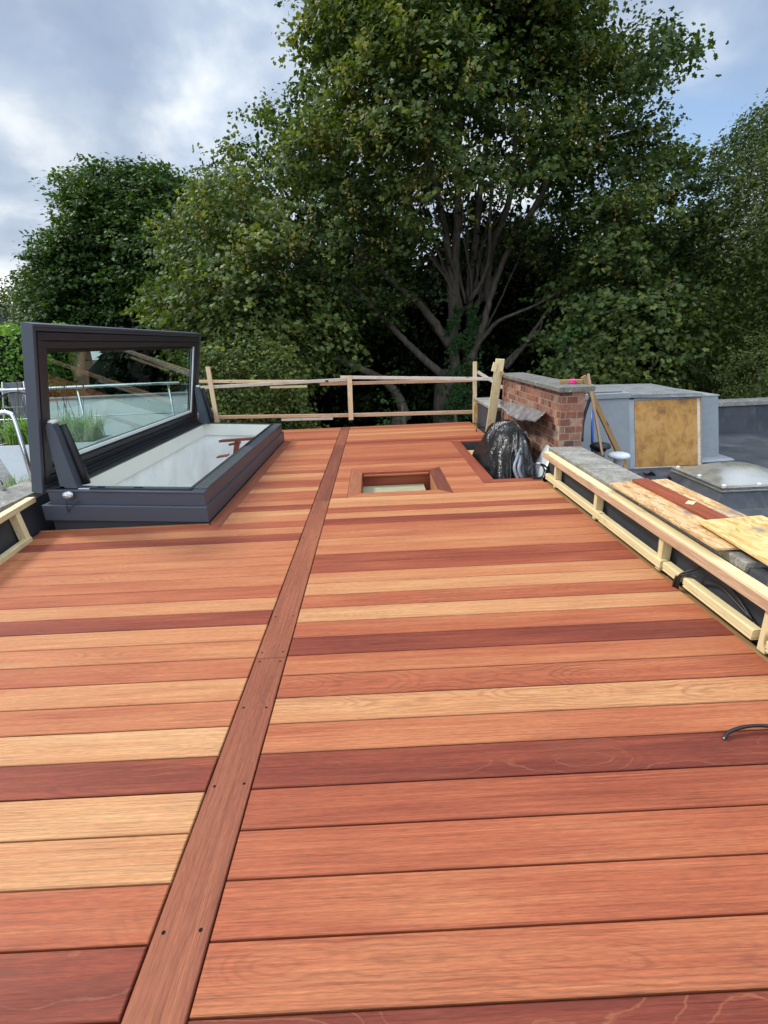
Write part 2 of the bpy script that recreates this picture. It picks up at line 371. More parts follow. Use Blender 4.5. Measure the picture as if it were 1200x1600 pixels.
    def tube(s, pts, r, n=8, smooth=True, tone=.5, caps=True, mi=0):
        pts = [Vector(p) for p in pts]; rr = r if isinstance(r, (list, tuple)) else [r]*len(pts)
        d0 = (pts[1]-pts[0]).normalized(); ref = Vector((0, 0, 1)) if abs(d0.z) < .9 else Vector((1, 0, 0)); a = d0.cross(ref).normalized()
        vs = []; L = 0; us_l = []
        for i, p in enumerate(pts):
            d = (pts[min(i+1, len(pts)-1)]-pts[max(i-1, 0)]).normalized(); a = (a-d*a.dot(d)).normalized(); b = d.cross(a)
            if i: L += (p-pts[i-1]).length
            us_l.append(L)
            for k in range(n): t = 2*PI*k/n; vs.append(p+(a*math.cos(t)+b*math.sin(t))*rr[i])
        fs = []; us = []
        for i in range(len(pts)-1):
            for k in range(n):
                k2 = (k+1) % n; fs.append([i*n+k, i*n+k2, (i+1)*n+k2, (i+1)*n+k])
                us.append([(us_l[i], k*.05), (us_l[i], k*.05+.05), (us_l[i+1], k*.05+.05), (us_l[i+1], k*.05)])
        if caps:
            fs.append(list(range(n-1, -1, -1))); us.append([(0, 0)]*n); m = (len(pts)-1)*n; fs.append([m+k for k in range(n)]); us.append([(0, 0)]*n)
        return s.add(vs, fs, us, tone, 0, smooth, mi)
    def lathe(s, c, prof, n=24, smooth=True):
        vs = []; fs = []
        for r, z in prof:
            for k in range(n): t = 2*PI*k/n; vs.append((c[0]+r*math.cos(t), c[1]+r*math.sin(t), c[2]+z))
        for i in range(len(prof)-1):
            for k in range(n): k2 = (k+1) % n; fs.append([i*n+k, i*n+k2, (i+1)*n+k2, (i+1)*n+k])
        fs.append(list(range(n-1, -1, -1))); m = (len(prof)-1)*n; fs.append([m+k for k in range(n)])
        return s.add(vs, fs, None, .5, 0, smooth)
    def grid(s, P, nu, nv, smooth=True, closed=False):
        fs = []
        for i in range(nu-1):
            for j in range(nv-(0 if closed else 1)):
                j2 = (j+1) % nv; fs.append([i*nv+j, i*nv+j2, (i+1)*nv+j2, (i+1)*nv+j])
        return s.add(P, fs, None, .5, 0, smooth)

def smooth_path(pts, n=8):
    P = [np.array(p, float) for p in pts]; P = [2*P[0]-P[1]]+P+[2*P[-1]-P[-2]]; out = []
    for i in range(1, len(P)-2):
        for k in range(n):
            t = k/n; a, b, c, d = P[i-1], P[i], P[i+1], P[i+2]
            out.append(.5*((2*b)+(-a+c)*t+(2*a-5*b+4*c-d)*t*t+(-a+3*b-3*c+d)*t**3))
    out.append(P[-2]); return out

def tag(o, label=None, cat=None, group=None, kind=None):
    if label: o['label'] = label
    if cat: o['category'] = cat
    if group: o['group'] = group
    if kind: o['kind'] = kind
    return o
def empty(name, loc, label=None, cat=None, group=None, kind=None):
    o = bpy.data.objects.new(name, None); o.empty_display_size = .2; COL.objects.link(o); o.location = loc
    return tag(o, label, cat, group, kind)

# ------------------------------------------------------------------ ground, house block, roofs
g = MB(); g.add([(-600, -600, -3.4), (600, -600, -3.4), (600, 600, -3.4), (-600, 600, -3.4)], [[0, 1, 2, 3]]); tag(g.build('ground', 'soil'), kind='structure')
bld = empty('extension_building', (0, 3, -3.4), 'brick house extension that carries the timber deck and flat roofs', 'building')
b = MB()
b.hexa([(-3.2, -4, -3.395), (12, -4, -3.395), (12, 9.0, -3.395), (-3.2, 9.0, -3.395)], [(-3.2, -4, -1.6), (12, -4, -1.6), (12, 9.0, -1.6), (-3.2, 9.0, -1.6)])
b.hexa([(-3.2, 8.86, -1.6), (12, 8.86, -1.6), (12, 9.0, -1.6), (-3.2, 9.0, -1.6)], [(-3.2, 8.86, -.36), (12, 8.86, -.36), (12, 9.0, -.36), (-3.2, 9.0, -.36)])
b.build('wall', 'house_brick', bld)
# membrane under the deck, around the skylight shaft
mb = MB()
for x0, x1, y0, y1 in ((-3.1, 1.9, -3, 4.05), (-3.1, 1.9, 7.8, 8.85), (-3.1, -2.78, 4.05, 7.8), (-1.54, 1.9, 4.05, 7.8)):
    mb.add([(x0, y0, -.26), (x1, y0, -.26), (x1, y1, -.26), (x0, y1, -.26)], [[0, 1, 2, 3]])
mb.build('deck_substrate', 'cavity', bld)
fr = MB(); fr.add([(2.05, -4, -.35), (12, -4, -.35), (12, 8.7, -.35), (2.05, 8.7, -.35)], [[0, 1, 2, 3]]); tag(fr.build('flat_roof', 'felt'), kind='structure')
tr_ = MB(); tr_.add([(-14, -4, -.35), (-3.2, -4, -.35), (-3.2, 10, -.35), (-14, 10, -.35)], [[0, 1, 2, 3]]); tag(tr_.build('terrace', 'slab'), kind='structure')

# ------------------------------------------------------------------ deck
def clip(poly, nx, ny, d):      # keep nx*x+ny*y <= d
    out = []
    for i in range(len(poly)):
        a, b_ = poly[i], poly[(i+1) % len(poly)]; da = nx*a[0]+ny*a[1]-d; db = nx*b_[0]+ny*b_[1]-d
        if da <= 1e-9: out.append(a)
        if (da < -1e-9 and db > 1e-9) or (da > 1e-9 and db < -1e-9):
            t = da/(da-db); out.append((a[0]+(b_[0]-a[0])*t, a[1]+(b_[1]-a[1])*t))
    return out
def area(p): return .5*sum(p[i][0]*p[(i+1) % len(p)][1]-p[(i+1) % len(p)][0]*p[i][1] for i in range(len(p)))
def subtract(polys, hole, order=None):
    # hole: convex ccw polygon; returns the outside pieces
    res = []; n = len(hole); order = order or range(n)
    for p in polys:
        q = p
        for i in range(n):
            a, b_ = hole[i], hole[(i+1) % n]; nx, ny = b_[1]-a[1], -(b_[0]-a[0]); q = clip(q, nx, ny, nx*a[0]+ny*a[1])
            if len(q) < 3: break
        if len(q) < 3 or area(q) < 1e-4: res.append(p); continue
        rest = p
        for i in order:
            a, b_ = hole[i], hole[(i+1) % n]; nx, ny = b_[1]-a[1], -(b_[0]-a[0]); L = math.hypot(nx, ny); nx /= L; ny /= L; d = nx*a[0]+ny*a[1]
            out = clip(rest, -nx, -ny, -d)
            if len(out) > 2 and area(out) > 1e-3: res.append(out)
            rest = clip(rest, nx, ny, d)
            if len(rest) < 3 or area(rest) < 1e-6: break
    return res
def inset(p, e):
    n = len(p); out = []
    for i in range(n):
        a, b_, c = p[i-1], p[i], p[(i+1) % n]
        d1 = np.array(b_)-np.array(a); d2 = np.array(c)-np.array(b_)
        if np.hypot(*d1) < 1e-5 or np.hypot(*d2) < 1e-5: out.append(b_); continue
        d1 = d1/np.hypot(*d1); d2 = d2/np.hypot(*d2); n1 = np.array([-d1[1], d1[0]]); n2 = np.array([-d2[1], d2[0]]); s_ = n1+n2; k = 2*e/max(.3, s_@s_)
        q = np.array(b_)+s_*k; out.append((q[0], q[1]))
    return out
def board(mb, poly, along='x', tone=.5, fig=.2, z=0., th=.024, e=.0028):
    if len(poly) < 3 or area(poly) < 8e-4: return
    top = inset(poly, e); n = len(poly)
    vs = [(x, y, z) for x, y in top]+[(x, y, z-e) for x, y in poly]+[(x, y, z-th) for x, y in poly]
    fs = [list(range(n))]+[[n+i, n+(i+1) % n, (i+1) % n, i] for i in range(n)]+[[2*n+i, 2*n+(i+1) % n, n+(i+1) % n, n+i] for i in range(n)]+[list(range(3*n-1, 2*n-1, -1))]
    my = sum(v[1] for v in poly)/n if along == 'x' else sum(v[0] for v in poly)/n
    uo, vo = random.uniform(0, 80), random.randint(1, 80)-my
    if along == 'x': q = lambda v: (v[0]+uo, v[1]+vo+v[2]*.7)
    else: q = lambda v: (v[1]+uo, v[0]+vo+v[2]*.7)
    us = [[q(vs[i]) for i in f] for f in fs]
    mb.add(vs, fs, us, tone, fig)
Y0, PT, GAP = .682, .150, .006
XL, XR, XE, YF = -.6297, -.4847, 1.692, 8.912
deck = empty('timber_deck', (0, 4, 0), 'new red and golden hardwood deck boards laid across the whole roof terrace', 'deck')
right_tone = {-1: (.04, 1.), 0: (.50, .8), 1: (.46, .1), 2: (.40, .15), 3: (.30, .1), 4: (.08, .9), 5: (.52, .2), 6: (.86, .8), 7: (.40, 1.), 8: (.52, .2), 9: (.06, .6), 10: (.45, .2), 11: (.88, .3), 12: (.42, .4), 13: (.84, .2), 14: (.72, .2), 15: (.24, .2), 16: (.20, .3), 17: (.60, .2), 18: (.66, .2), 19: (.56, .3), 20: (.50, .2), 21: (.10, .4), 22: (.74, .2), 23: (.28, .2), 24: (.74, .2), 25: (.88, .2), 26: (.46, .2), 27: (.62, .1), 28: (.52, .1), 29: (.66, .1), 30: (.40, .1), 31: (.55, .1), 32: (.60, .1), 33: (.45, .1)}
left_tone = {-1: (.5, .2), 0: (.08, 1.), 1: (.42, .25), 2: (.84, .15), 3: (.92, .2), 4: (.12, 1.), 5: (.93, .25), 6: (.55, .2), 7: (.78, .15), 8: (.48, .3), 9: (.66, .5), 10: (.74, .15), 11: (.14, .2), 12: (.76, .2), 13: (.46, .2), 14: (.54, .2), 15: (.60, .4), 16: (.62, .2), 17: (.58, .2), 18: (.66, .3), 19: (.14, .2), 20: (.64, .2), 21: (.36, .2), 22: (.62, .2), 23: (.82, .2), 24: (.14, .1), 25: (.62, .1)}
SKY_B = [(-1.48, 4.02), (-1.355, 3.895), (-1.355, 7.905), (-1.48, 7.78)]
SKY_R = [(-1.48, 4.02), (-1.48, 7.78), (-3.4, 7.78), (-3.4, 4.02)]
HX0, HX1, HY0, HY1 = -.320, .722, 4.585, 5.668          # small hatch, outer edge of its border
BX0, BY0, BY1 = 1.080, 4.876, 7.255                      # void beside the brick wall
holeH = [(HX0, HY0), (HX1, HY0), (HX1, HY1), (HX0, HY1)]
holeB = [(BX0, BY0), (2.2, BY0), (2.2, BY1), (BX0, BY1)]
dl, dr = MB(), MB()
k = -12
while Y0+k*PT < YF:
    y0 = Y0+k*PT+GAP/2; y1 = min(Y0+(k+1)*PT-GAP/2, YF)
    xl = -2.82-.177*(y0-3.38) if y0 < 4.1 else -2.97
    tn, fg = left_tone.get(k, (min(.95, max(.1, random.gauss(.48, .2))), random.choice((.1, .15, .2, .5))))
    ps = subtract([[(xl+random.uniform(-.006, .006), y0), (XL-GAP-.001, y0), (XL-GAP-.001, y1), (xl, y1)]], SKY_R)
    ps = subtract(ps, SKY_B, (1, 0, 2, 3))
    for p in ps: board(dl, p, 'x', tn, fg)
    tn, fg = right_tone.get(k, (min(.95, max(.12, random.gauss(.47, .16))), random.choice((.1, .15, .2, .4))))
    xr = XE+random.uniform(-.005, .005)
    ps = subtract([[(XR+GAP, y0), (xr, y0), (xr, y1), (XR+GAP, y1)]], holeH, (3, 1, 0, 2))
    ps = subtract(ps, holeB, (3, 1, 0, 2))
    for p in ps: board(dr, p, 'x', tn, fg)
    k += 1
dl.build('deck_boards', 'hardwood', deck); dr.build('deck_boards', 'hardwood', deck)
st = MB(); ys = [-1.2, 2.021, 4.516, 7.28, YF]
for i in range(4):
    board(st, [(XL, ys[i]+.0015), (XR, ys[i]+.0015), (XR, ys[i+1]-.0015), (XL, ys[i+1]-.0015)], 'y', (.55, .58, .35, .55)[i], .35)
st.build('inlay_strip', 'hardwood_strip', deck)
first = None
for y in (.26, .858, 1.30, 1.679, 1.992, 2.066, 2.402, 2.982, 3.58, 4.18, 4.49, 4.55, 5.2, 5.8, 6.4, 7.0):
    for x in (-.606, -.509):
        if first is None:
            sh = MB(); r = .0052
            sh.add([(r*math.cos(2*PI*j/10), r*math.sin(2*PI*j/10), .0007) for j in range(10)]+[(.0003*math.cos(2*PI*j/10), .0003*math.sin(2*PI*j/10), .0003) for j in range(10)], [[j, (j+1) % 10, 10+(j+1) % 10, 10+j] for j in range(10)])
            first = so_ = sh.build('screw_hole', 'cavity', deck)
        else:
            so_ = first.copy(); COL.objects.link(so_); so_.parent = deck
        so_.matrix_parent_inverse = Matrix.Translation(-deck.location); so_.location = (x+random.uniform(-.003, .003), y+random.uniform(-.004, .004), 0)
sb = MB(); gp = .002
board(sb, [(-1.478, 4.022), (-1.357, 3.897+.002), (-1.357, 5.6), (-1.478, 5.6)], 'y', .50, .2)
board(sb, [(-1.478, 5.603), (-1.357, 5.603), (-1.357, 7.9), (-1.478, 7.779)], 'y', .55, .2)
sb.build('skylight_border', 'hardwood_strip', deck)
iw = .131
hb = [([(HX0+gp, HY0+gp), (HX1-gp, HY0+gp), (HX1-iw, HY0+iw), (HX0+iw, HY0+iw)], 'x', .55, 'hardwood'), ([(HX1-gp, HY0+gp), (HX1-gp, HY1-gp), (HX1-iw, HY1-iw), (HX1-iw, HY0+iw)], 'y', .25, 'hardwood_strip'),
      ([(HX1-gp, HY1-gp), (HX0+gp, HY1-gp), (HX0+iw, HY1-iw), (HX1-iw, HY1-iw)], 'x', .40, 'hardwood'), ([(HX0+gp, HY1-gp), (HX0+gp, HY0+gp), (HX0+iw, HY0+iw), (HX0+iw, HY1-iw)], 'y', .75, 'hardwood_strip')]
for p, al, tn, mt in hb:
    m_ = MB(); board(m_, p, al, tn, .5); m_.build('hatch_border', mt, deck)
# hatch lining and base
a0, a1, c0, c1 = HX0+iw, HX1-iw, HY0+iw, HY1-iw
hl = MB()
hl.plank((a0-.012, c0, -.135), (a0-.012, c1, -.135), .022, .22, tone=.5); hl.plank((a1+.010, c0, -.135), (a1+.010, c1, -.135), .022, .22, tone=.75)
hl.plank((a0-.022, c1+.010, -.135), (a1+.022, c1+.010, -.135), .022, .22, tone=.2); hl.plank((a0-.022, c0-.010, -.135), (a1+.022, c0-.010, -.135), .022, .22, tone=.45)
hl.plank((a0+.016, c1-.024, -.034), (a1-.016, c1-.024, -.034), .03, .02, tone=.4)
hl.build('hatch_lining', 'hardwood', deck)
hp = MB(); hp.plank((a0+.002, (c0+c1)/2, -.165), (a1-.075, (c0+c1)/2, -.165), c1-c0-.04, .012, tone=.1)
tag(hp.build('plywood_offcut', 'ply_pale'), 'pale plywood sheet lying in the small square deck opening', 'plywood')
# border of the void
vb = MB(); board(vb, [(BX0+gp, BY0+gp), (1.695, BY0+gp), (1.70, BY0+.131), (BX0+.131, BY0+.131)], 'x', .22, .2); vb.build('void_border', 'hardwood', deck)
vb = MB(); board(vb, [(BX0+gp, BY1-gp), (BX0+gp, BY0+gp), (BX0+.131, BY0+.131), (BX0+.131, BY1-gp-.10)], 'y', .22, .15); vb.build('void_border', 'hardwood', deck)
vb = MB(); board(vb, [(BX0+.01, BY1-.006), (BX0+.135, BY1-.12), (1.69, BY1-.12), (1.69, BY1-.006)][::-1] if False else [(BX0+.135, BY1-.10), (1.69, BY1-.10), (1.69, BY1-.004), (BX0+.02, BY1-.004)], 'x', .42, .15); vb.build('void_border', 'hardwood', deck)
# void walls and base
jw = MB(); jw.plank((BX0+.115, BY0+.12, -.13), (BX0+.115, BY1-.1, -.13), .02, .20, tone=.3); jw.plank((BX0+.12, BY1-.09, -.13), (1.75, BY1-.09, -.13), .02, .20, tone=.3); jw.plank((BX0+.12, BY0+.115, -.13), (1.75, BY0+.115, -.13), .02, .20, tone=.3)
jw.build('joist', 'dark_membrane', deck)
js = MB(); js.plank((-2.9, YF+.012, -.12), (1.69, YF+.012, -.12), .018, .2, tone=.3); js.build('edge_batten', 'cavity', deck); js = MB(); js.plank((XE+.034, -1, -.062), (XE+.034, BY0, -.062), .045, .09, tone=.0); js.build('edge_batten', 'oak_brown', deck)
ps_ = MB(); ps_.plank((1.24, 6.85, -.13), (1.5, 6.85, -.13), .42, .018, tone=.5); tag(ps_.build('plywood_offcut', 'osb'), 'brown chipboard piece down in the gap beside the black plastic heap', 'plywood')

# ------------------------------------------------------------------ skylight
def shear(v): return Vector((v.x, v.y, v.z+(-1.475-v.x)*.06))
skl = empty('roof_skylight', (-2.16, 5.9, 0), 'long anthracite walk-on skylight standing open with its glazed lid raised', 'skylight')
m = MB().ring(-2.82, -1.50, 4.05, 7.79, -.25, .05, .05).map(shear); m.build('upstand', 'dark_membrane', skl)
m = MB()
m.ring(-2.85, -1.475, 4.0, 7.82, .014, .150, .030, .004); m.ring(-2.80, -1.505, 4.03, 7.79, .140, .1485, .06, .002)
m.map(shear).build('skirt', 'anthracite', skl)
m = MB(); m.ring(-2.79, -1.492, 4.032, 7.785, .149, .262, .05, .003); m.ring(-2.798, -1.484, 4.024, 7.793, .262, .278, .135, .004, wl=.14, wn=.15, wf=.10)
m.map(shear).build('curb_frame', 'anthracite', skl)
m = MB(); m.ring(-2.74, -1.60, 4.06, 7.74, .279, .287, .018, .002); m.ring(-2.715, -1.625, 4.085, 7.715, .279, .284, .012, .002); m.box(-2.79, -2.66, 4.06, 7.75, .279, .30); m.box(-2.70, -2.685, 4.1, 7.7, .30, .315)
m.map(shear).build('gasket', 'black_rubber', skl)
m = MB(); m.box(-1.628, -1.488, 4.11, 5.95, .279, .286, .002); m.map(shear).build('grip_tape', 'granular_tape', skl)
m = MB(); m.box(-2.42, -2.36, 4.075, 4.135, .279, .2835, .001); m.map(shear).build('latch_slot', 'cavity', skl)
m = MB(); m.box(-2.11, -2.04, 4.075, 4.135, .279, .2835, .001); m.map(shear).build('latch_slot', 'cavity', skl)
m = MB(); m.box(-2.545, -2.455, 4.055, 4.085, .2795, .286, .001); m.map(shear).build('strike_plate', 'white_plastic', skl)
# shaft liner: cream board at the top, white plaster below
ox0, ox1, oy0, oy1 = -2.66, -1.635, 4.19, 7.68
m = MB()
def wall_ring(m, x0, x1, y0, y1, zt, zb, ex=0.):
    b = [(x0-ex, y0-ex, zb), (x1+ex, y0-ex, zb), (x1+ex, y1+ex, zb), (x0-ex, y1+ex, zb)]; t = [(x0, y0, zt), (x1, y0, zt), (x1, y1, zt), (x0, y1, zt)]
    m.add(b+t, [[i, 4+i, 4+(i+1) % 4, (i+1) % 4] for i in range(4)])
wall_ring(m, ox0, ox1, oy0, oy1, .274, .10); m.map(shear).build('shaft_collar', 'liner_cream', skl)
m = MB(); wall_ring(m, ox0-.028, ox1+.028, oy0-.028, oy1+.028, .10, -1.5, .08); m.add([(-2.9, 4, -1.5), (-1.5, 4, -1.5), (-1.5, 7.9, -1.5), (-2.9, 7.9, -1.5)], [[0, 1, 2, 3]]); m.map(shear).build('shaft_lining', 'plaster_white', skl)
# lid, local (c, y, a)
lx, lz = -2.813, .335; da = Vector((.2016, 0, .9795)); dc = Vector((.9795, 0, -.2016))
def lid(v): return Vector((lx, 0, lz))+da*v.z+dc*v.x+Vector((0, v.y, 0))
LH, LY0, LY1 = 1.345, 4.0, 7.83
def lring(m, i0, i1, c0_, c1_, ch=.003):     # frame between insets i0 and i1 seen from the glass side
    y0, y1, z0, z1 = LY0+i0, LY1-i0, i0, LH-i0; w = i1-i0
    m.plank(((c0_+c1_)/2, y0, z0+w/2), ((c0_+c1_)/2, y1, z0+w/2), c1_-c0_, w, (0, 0, 1), ch); m.plank(((c0_+c1_)/2, y0, z1-w/2), ((c0_+c1_)/2, y1, z1-w/2), c1_-c0_, w, (0, 0, 1), ch)
    m.plank(((c0_+c1_)/2, y0+w/2, z0+w), ((c0_+c1_)/2, y0+w/2, z1-w), w, c1_-c0_, (1, 0, 0), ch); m.plank(((c0_+c1_)/2, y1-w/2, z0+w), ((c0_+c1_)/2, y1-w/2, z1-w), w, c1_-c0_, (1, 0, 0), ch)
ld = MB(); lring(ld, 0, .022, -.088, 0); lring(ld, .022, .052, -.088, -.010)
ldo = ld.map(lid).build('lid', 'anthracite', skl)
m = MB(); lring(m, .052, .062, -.088, -.030); lring(m, .062, .120, -.088, -.004); lring(m, .120, .128, -.088, -.028); lring(m, .128, .178, -.088, -.012); lring(m, .178, .186, -.088, -.03)
m.map(lid).build('inner_frame', 'anthracite_dark', ldo)
m = MB(); lring(m, .186, .222, -.085, -.045, .001); m.map(lid).build('glazing_gasket', 'black_rubber', ldo)
m = MB()
m.plank((-.034, LY0+.226, .212), (-.034, LY1-.226, .212), .012, .034, (0, 0, 1), .001)
m.plank((-.034, LY1-.209, .195), (-.034, LY1-.209, LH-.19), .034, .012, (1, 0, 0), .001)
m.map(lid).build('spacer_bar', 'spacer_metal', ldo)
m = MB(); m.plank((-.058, LY0+.2, LH/2), (-.058, LY1-.2, LH/2), .020, LH-.4, (0, 0, 1), .0005); m.map(lid).build('glass_pane', 'glass', ldo)
# arms
for y0 in (4.06, 7.60):
    pr = [(-2.695, .355), (-2.555, .345), (-2.568, .45), (-2.588, .62), (-2.612, .82), (-2.628, .885), (-2.648, .905), (-2.672, .90), (-2.688, .875), (-2.694, .70)]
    n = len(pr); m = MB(); y1 = y0+.085
    m.add([(x, y0, z) for x, z in pr]+[(x, y1, z) for x, z in pr], [list(range(n)), list(range(2*n-1, n-1, -1))]+[[i, n+i, n+(i+1) % n, (i+1) % n] for i in range(n)])
    ar = m.build('hinge_arm', 'anthracite', skl)
    m = MB(); m.tube([(-2.535, y1+.025, .36), (-2.545, y1+.025, .47), (-2.575, y1+.022, .66), (-2.612, y1+.02, .875)], [.034, .034, .033, .03], 12); m.build('arm_roller', 'black_rubber', ar)
    m = MB(); m.tube([(-2.655, y0+.02, .905), (-2.655, y1+.035, .905)], .020, 12); m.build('arm_cap', 'liner_cream', ar)
# foil-wrapped connector
m = MB(); c = at(107, 773, 4.0)
P = []
for i in range(9):
    for j in range(14):
        t = 2*PI*j/14; u = -1+2*i/8; r = math.sqrt(max(0, 1-u*u*.96))*(.030+.006*random.random()); P.append((c[0]+u*.045, c[1]-.008+r*math.cos(t)*.8, c[2]+r*math.sin(t)))
m.grid(P, 9, 14, False, True).build('foil_wrapped_connector', 'foil', skl)
m = MB(); m.tube(smooth_path([at(103, 781, 4.0), at(105, 795, 3.99), at(107, 800, 3.985), at(112, 792, 3.985), at(124, 783, 4.02)], 5), .003, 6); m.build('connector_wire', 'black_plastic', skl)
# red-brown timber seen down the shaft
tb = empty('stair_rail', (-1.95, 7.4, .1), 'red-brown timber handrail end with bracket low inside the open skylight shaft', 'handrail')
m = MB(); m.plank(at(345, 689, 7.5), at(398, 685, 7.25), .09, .035); m.build('rail', 'stair_timber', tb)
m = MB(); m.plank(at(371, 689, 7.50), at(368, 712, 7.50), .07, .07); m.plank(at(358, 695, 7.52), at(376, 691, 7.52), .05, .03); m.build('bracket', 'stair_timber', tb)
m = MB(); m.plank(at(340, 714, 7.2), at(357, 711, 7.2), .12, .02); tag(m.build('stair_tread', 'stair_timber'), 'small red-brown timber tread at the bottom of the skylight shaft', 'stair tread')
# ------------------------------------------------------------------ right parapet
pr_ = empty('parapet_wall', (1.95, 2.5, -.35), 'low grey felt-faced parapet along the right deck edge with concrete copings', 'wall')
m = MB(); m.hexa([(1.792, -2, -.35), (2.08, -2, -.35), (2.08, 5.03, -.35), (1.792, 5.03, -.35)], [(1.792, -2, .262), (2.08, -2, .262), (2.08, 5.03, .262), (1.792, 5.03, .262)]); m.build('wall_face', 'dark_membrane', pr_)
yj = [-2, -1.2, -.3, .6, 1.3, 2.02, 2.16, 3.05, 3.56, 4.07, 5.03]
for i in range(len(yj)-1):
    if i == 5: continue
    e = .004; dz = random.uniform(-.004, .004); m = MB()
    m.box(1.782, 2.108, yj[i]+e, yj[i+1]-e, .264, .316+dz, .006); m.build('coping_stone', 'coping', pr_)
m = MB(); m.box(1.80, 2.09, 2.02, 2.16, .262, .290); m.build('coping_gap_felt', 'felt', pr_)
# timber frame on its inside
tf = empty('timber_framework', (1.74, 3.4, 0), 'pale pine stud framework fixed along the right parapet beside the deck', 'framing')
m = MB(); m.plank((1.738, -.5, .234), (1.738, 4.93, .266), .070, .047, tone=.55); m.build('top_rail', 'pine', tf)
m = MB(); m.plank((1.6965, -.5, .226), (1.6965, 4.93, .258), .012, .056, tone=.5); m.build('rail_facing', 'pine_pink', tf)
for i, (ya, yb) in enumerate(((-.5, 1.86), (1.94, 2.475), (2.53, 2.70), (2.715, 3.585), (3.60, 4.86))):
    if i == 1: ya, yb = 1.945, 2.485
    if i == 2: ya, yb = 2.535, 2.70
    dx = (0, 0, .004, -.004, .004)[i]
    m = MB(); m.plank((1.727+dx, ya, .059), (1.727+dx, yb, .059), .050, .042, c=.005, tone=.5+.1*(i % 2)); m.plank((1.724+dx, ya+.004, .030), (1.724+dx, yb-.003, .030), .042, .014, tone=.4); m.build('bottom_rail', 'pine', tf)
for y in (.9, 1.895, 2.765, 3.705, 4.62):
    m = MB(); m.plank((1.744, y, .0), (1.744, y, .222), .050, .060, (1, 0, 0), tone=.6); m.build('stud', 'pine', tf)
# ------------------------------------------------------------------ left parapet
pl = empty('parapet_wall', (-3.1, 6, -.35), 'dark felt parapet with worn stone coping on the left, running behind the skylight', 'wall')
def lw(m, pts, w, z0, z1):       # extrude along a polyline to the left
    for (x0, y0), (x1, y1) in zip(pts[:-1], pts[1:]):
        d = Vector((x1-x0, y1-y0, 0)).normalized(); n = Vector((-d.y, d.x, 0))*w
        m.hexa([(x0+n.x, y0+n.y, z0), (x0, y0, z0), (x1, y1, z0), (x1+n.x, y1+n.y, z0)], [(x0+n.x, y0+n.y, z1), (x0, y0, z1), (x1, y1, z1), (x1+n.x, y1+n.y, z1)])
m = MB(); lw(m, [(-2.25, -.5), (-2.965, 3.93), (-2.99, 4.2)], .3, -.35, .255); lw(m, [(-2.99, 4.2), (-2.99, 9.0)], .3, -.35, .255); m.build('wall_face', 'dark_membrane', pl)
for q in ([(-2.28, -.5), (-2.63, 1.6)], [(-2.633, 1.61), (-2.80, 2.66)], [(-2.803, 2.67), (-2.97, 3.70)], [(-2.973, 3.71), (-3.0, 4.62)], [(-3.0, 4.63), (-3.0, 6.1)], [(-3.0, 6.11), (-3.0, 7.7)], [(-2.92, 7.9), (-2.92, 9.05)]):
    m = MB(); z = .256 if q[0][1] < 7.8 else .36; lw(m, q, .36, z, z+.055); m.build('coping_stone', 'coping', pl)
m = MB(); lw(m, [(-2.95, 7.92), (-2.95, 9.03)], .3, .256, .36); m.build('pier', 'dark_membrane', pl)
lf = empty('timber_framework', (-2.85, 3.7, 0), 'short pine stud framework on the left parapet next to the skylight', 'framing')
def lpx(y): return -2.845-.16*(y-3.55)
m = MB(); m.plank((lpx(1.5), 1.5, .278), (lpx(4.03)-.02, 4.03, .278), .065, .045, tone=.6); m.build('top_rail', 'pine', lf)
m = MB(); m.plank((lpx(1.5)+.01, 1.5, .012), (lpx(3.78)+.01, 3.78, .012), .055, .045, tone=.5); m.build('bottom_rail', 'pine', lf)
for y in (2.6, 3.76): m = MB(); m.plank((lpx(y), y, .036 if y < 3 else -.03), (lpx(y)-.015, y-.03, .255), .05, .07, (1, 0, 0), tone=.7); m.build('stud', 'pine', lf)

# ------------------------------------------------------------------ brick wall with lead apron
bw = empty('brick_wall', (2.0, 6.2, -.35), 'short red brick wall with a stone coping standing right of the deck', 'wall')
m = MB()
bx0, bx1, by0, by1 = 1.888, 2.125, 5.045, 7.45
def facq(m, a, b_, z0, z1, u0=0.):
    L = math.hypot(b_[0]-a[0], b_[1]-a[1]); m.add([(a[0], a[1], z0), (b_[0], b_[1], z0), (b_[0], b_[1], z1), (a[0], a[1], z1)], [[0, 1, 2, 3]], [[(u0, z0), (u0+L, z0), (u0+L, z1), (u0, z1)]])
facq(m, (bx0, by0), (bx1, by0), -.35, .866); facq(m, (bx1, by0), (bx1, by1), -.35, .866, .3); facq(m, (bx1, by1), (bx0, by1), -.35, .866, .7); facq(m, (bx0, by1), (bx0, by0), -.35, .866, .02)
m.build('brickwork', 'brick', bw)
for y0, y1 in ((5.0, 5.95), (5.953, 6.75), (6.753, 7.50)): m = MB(); m.box(1.842, 2.20, y0, y1, .868, .916, .006); m.build('coping_stone', 'coping_dark', bw)
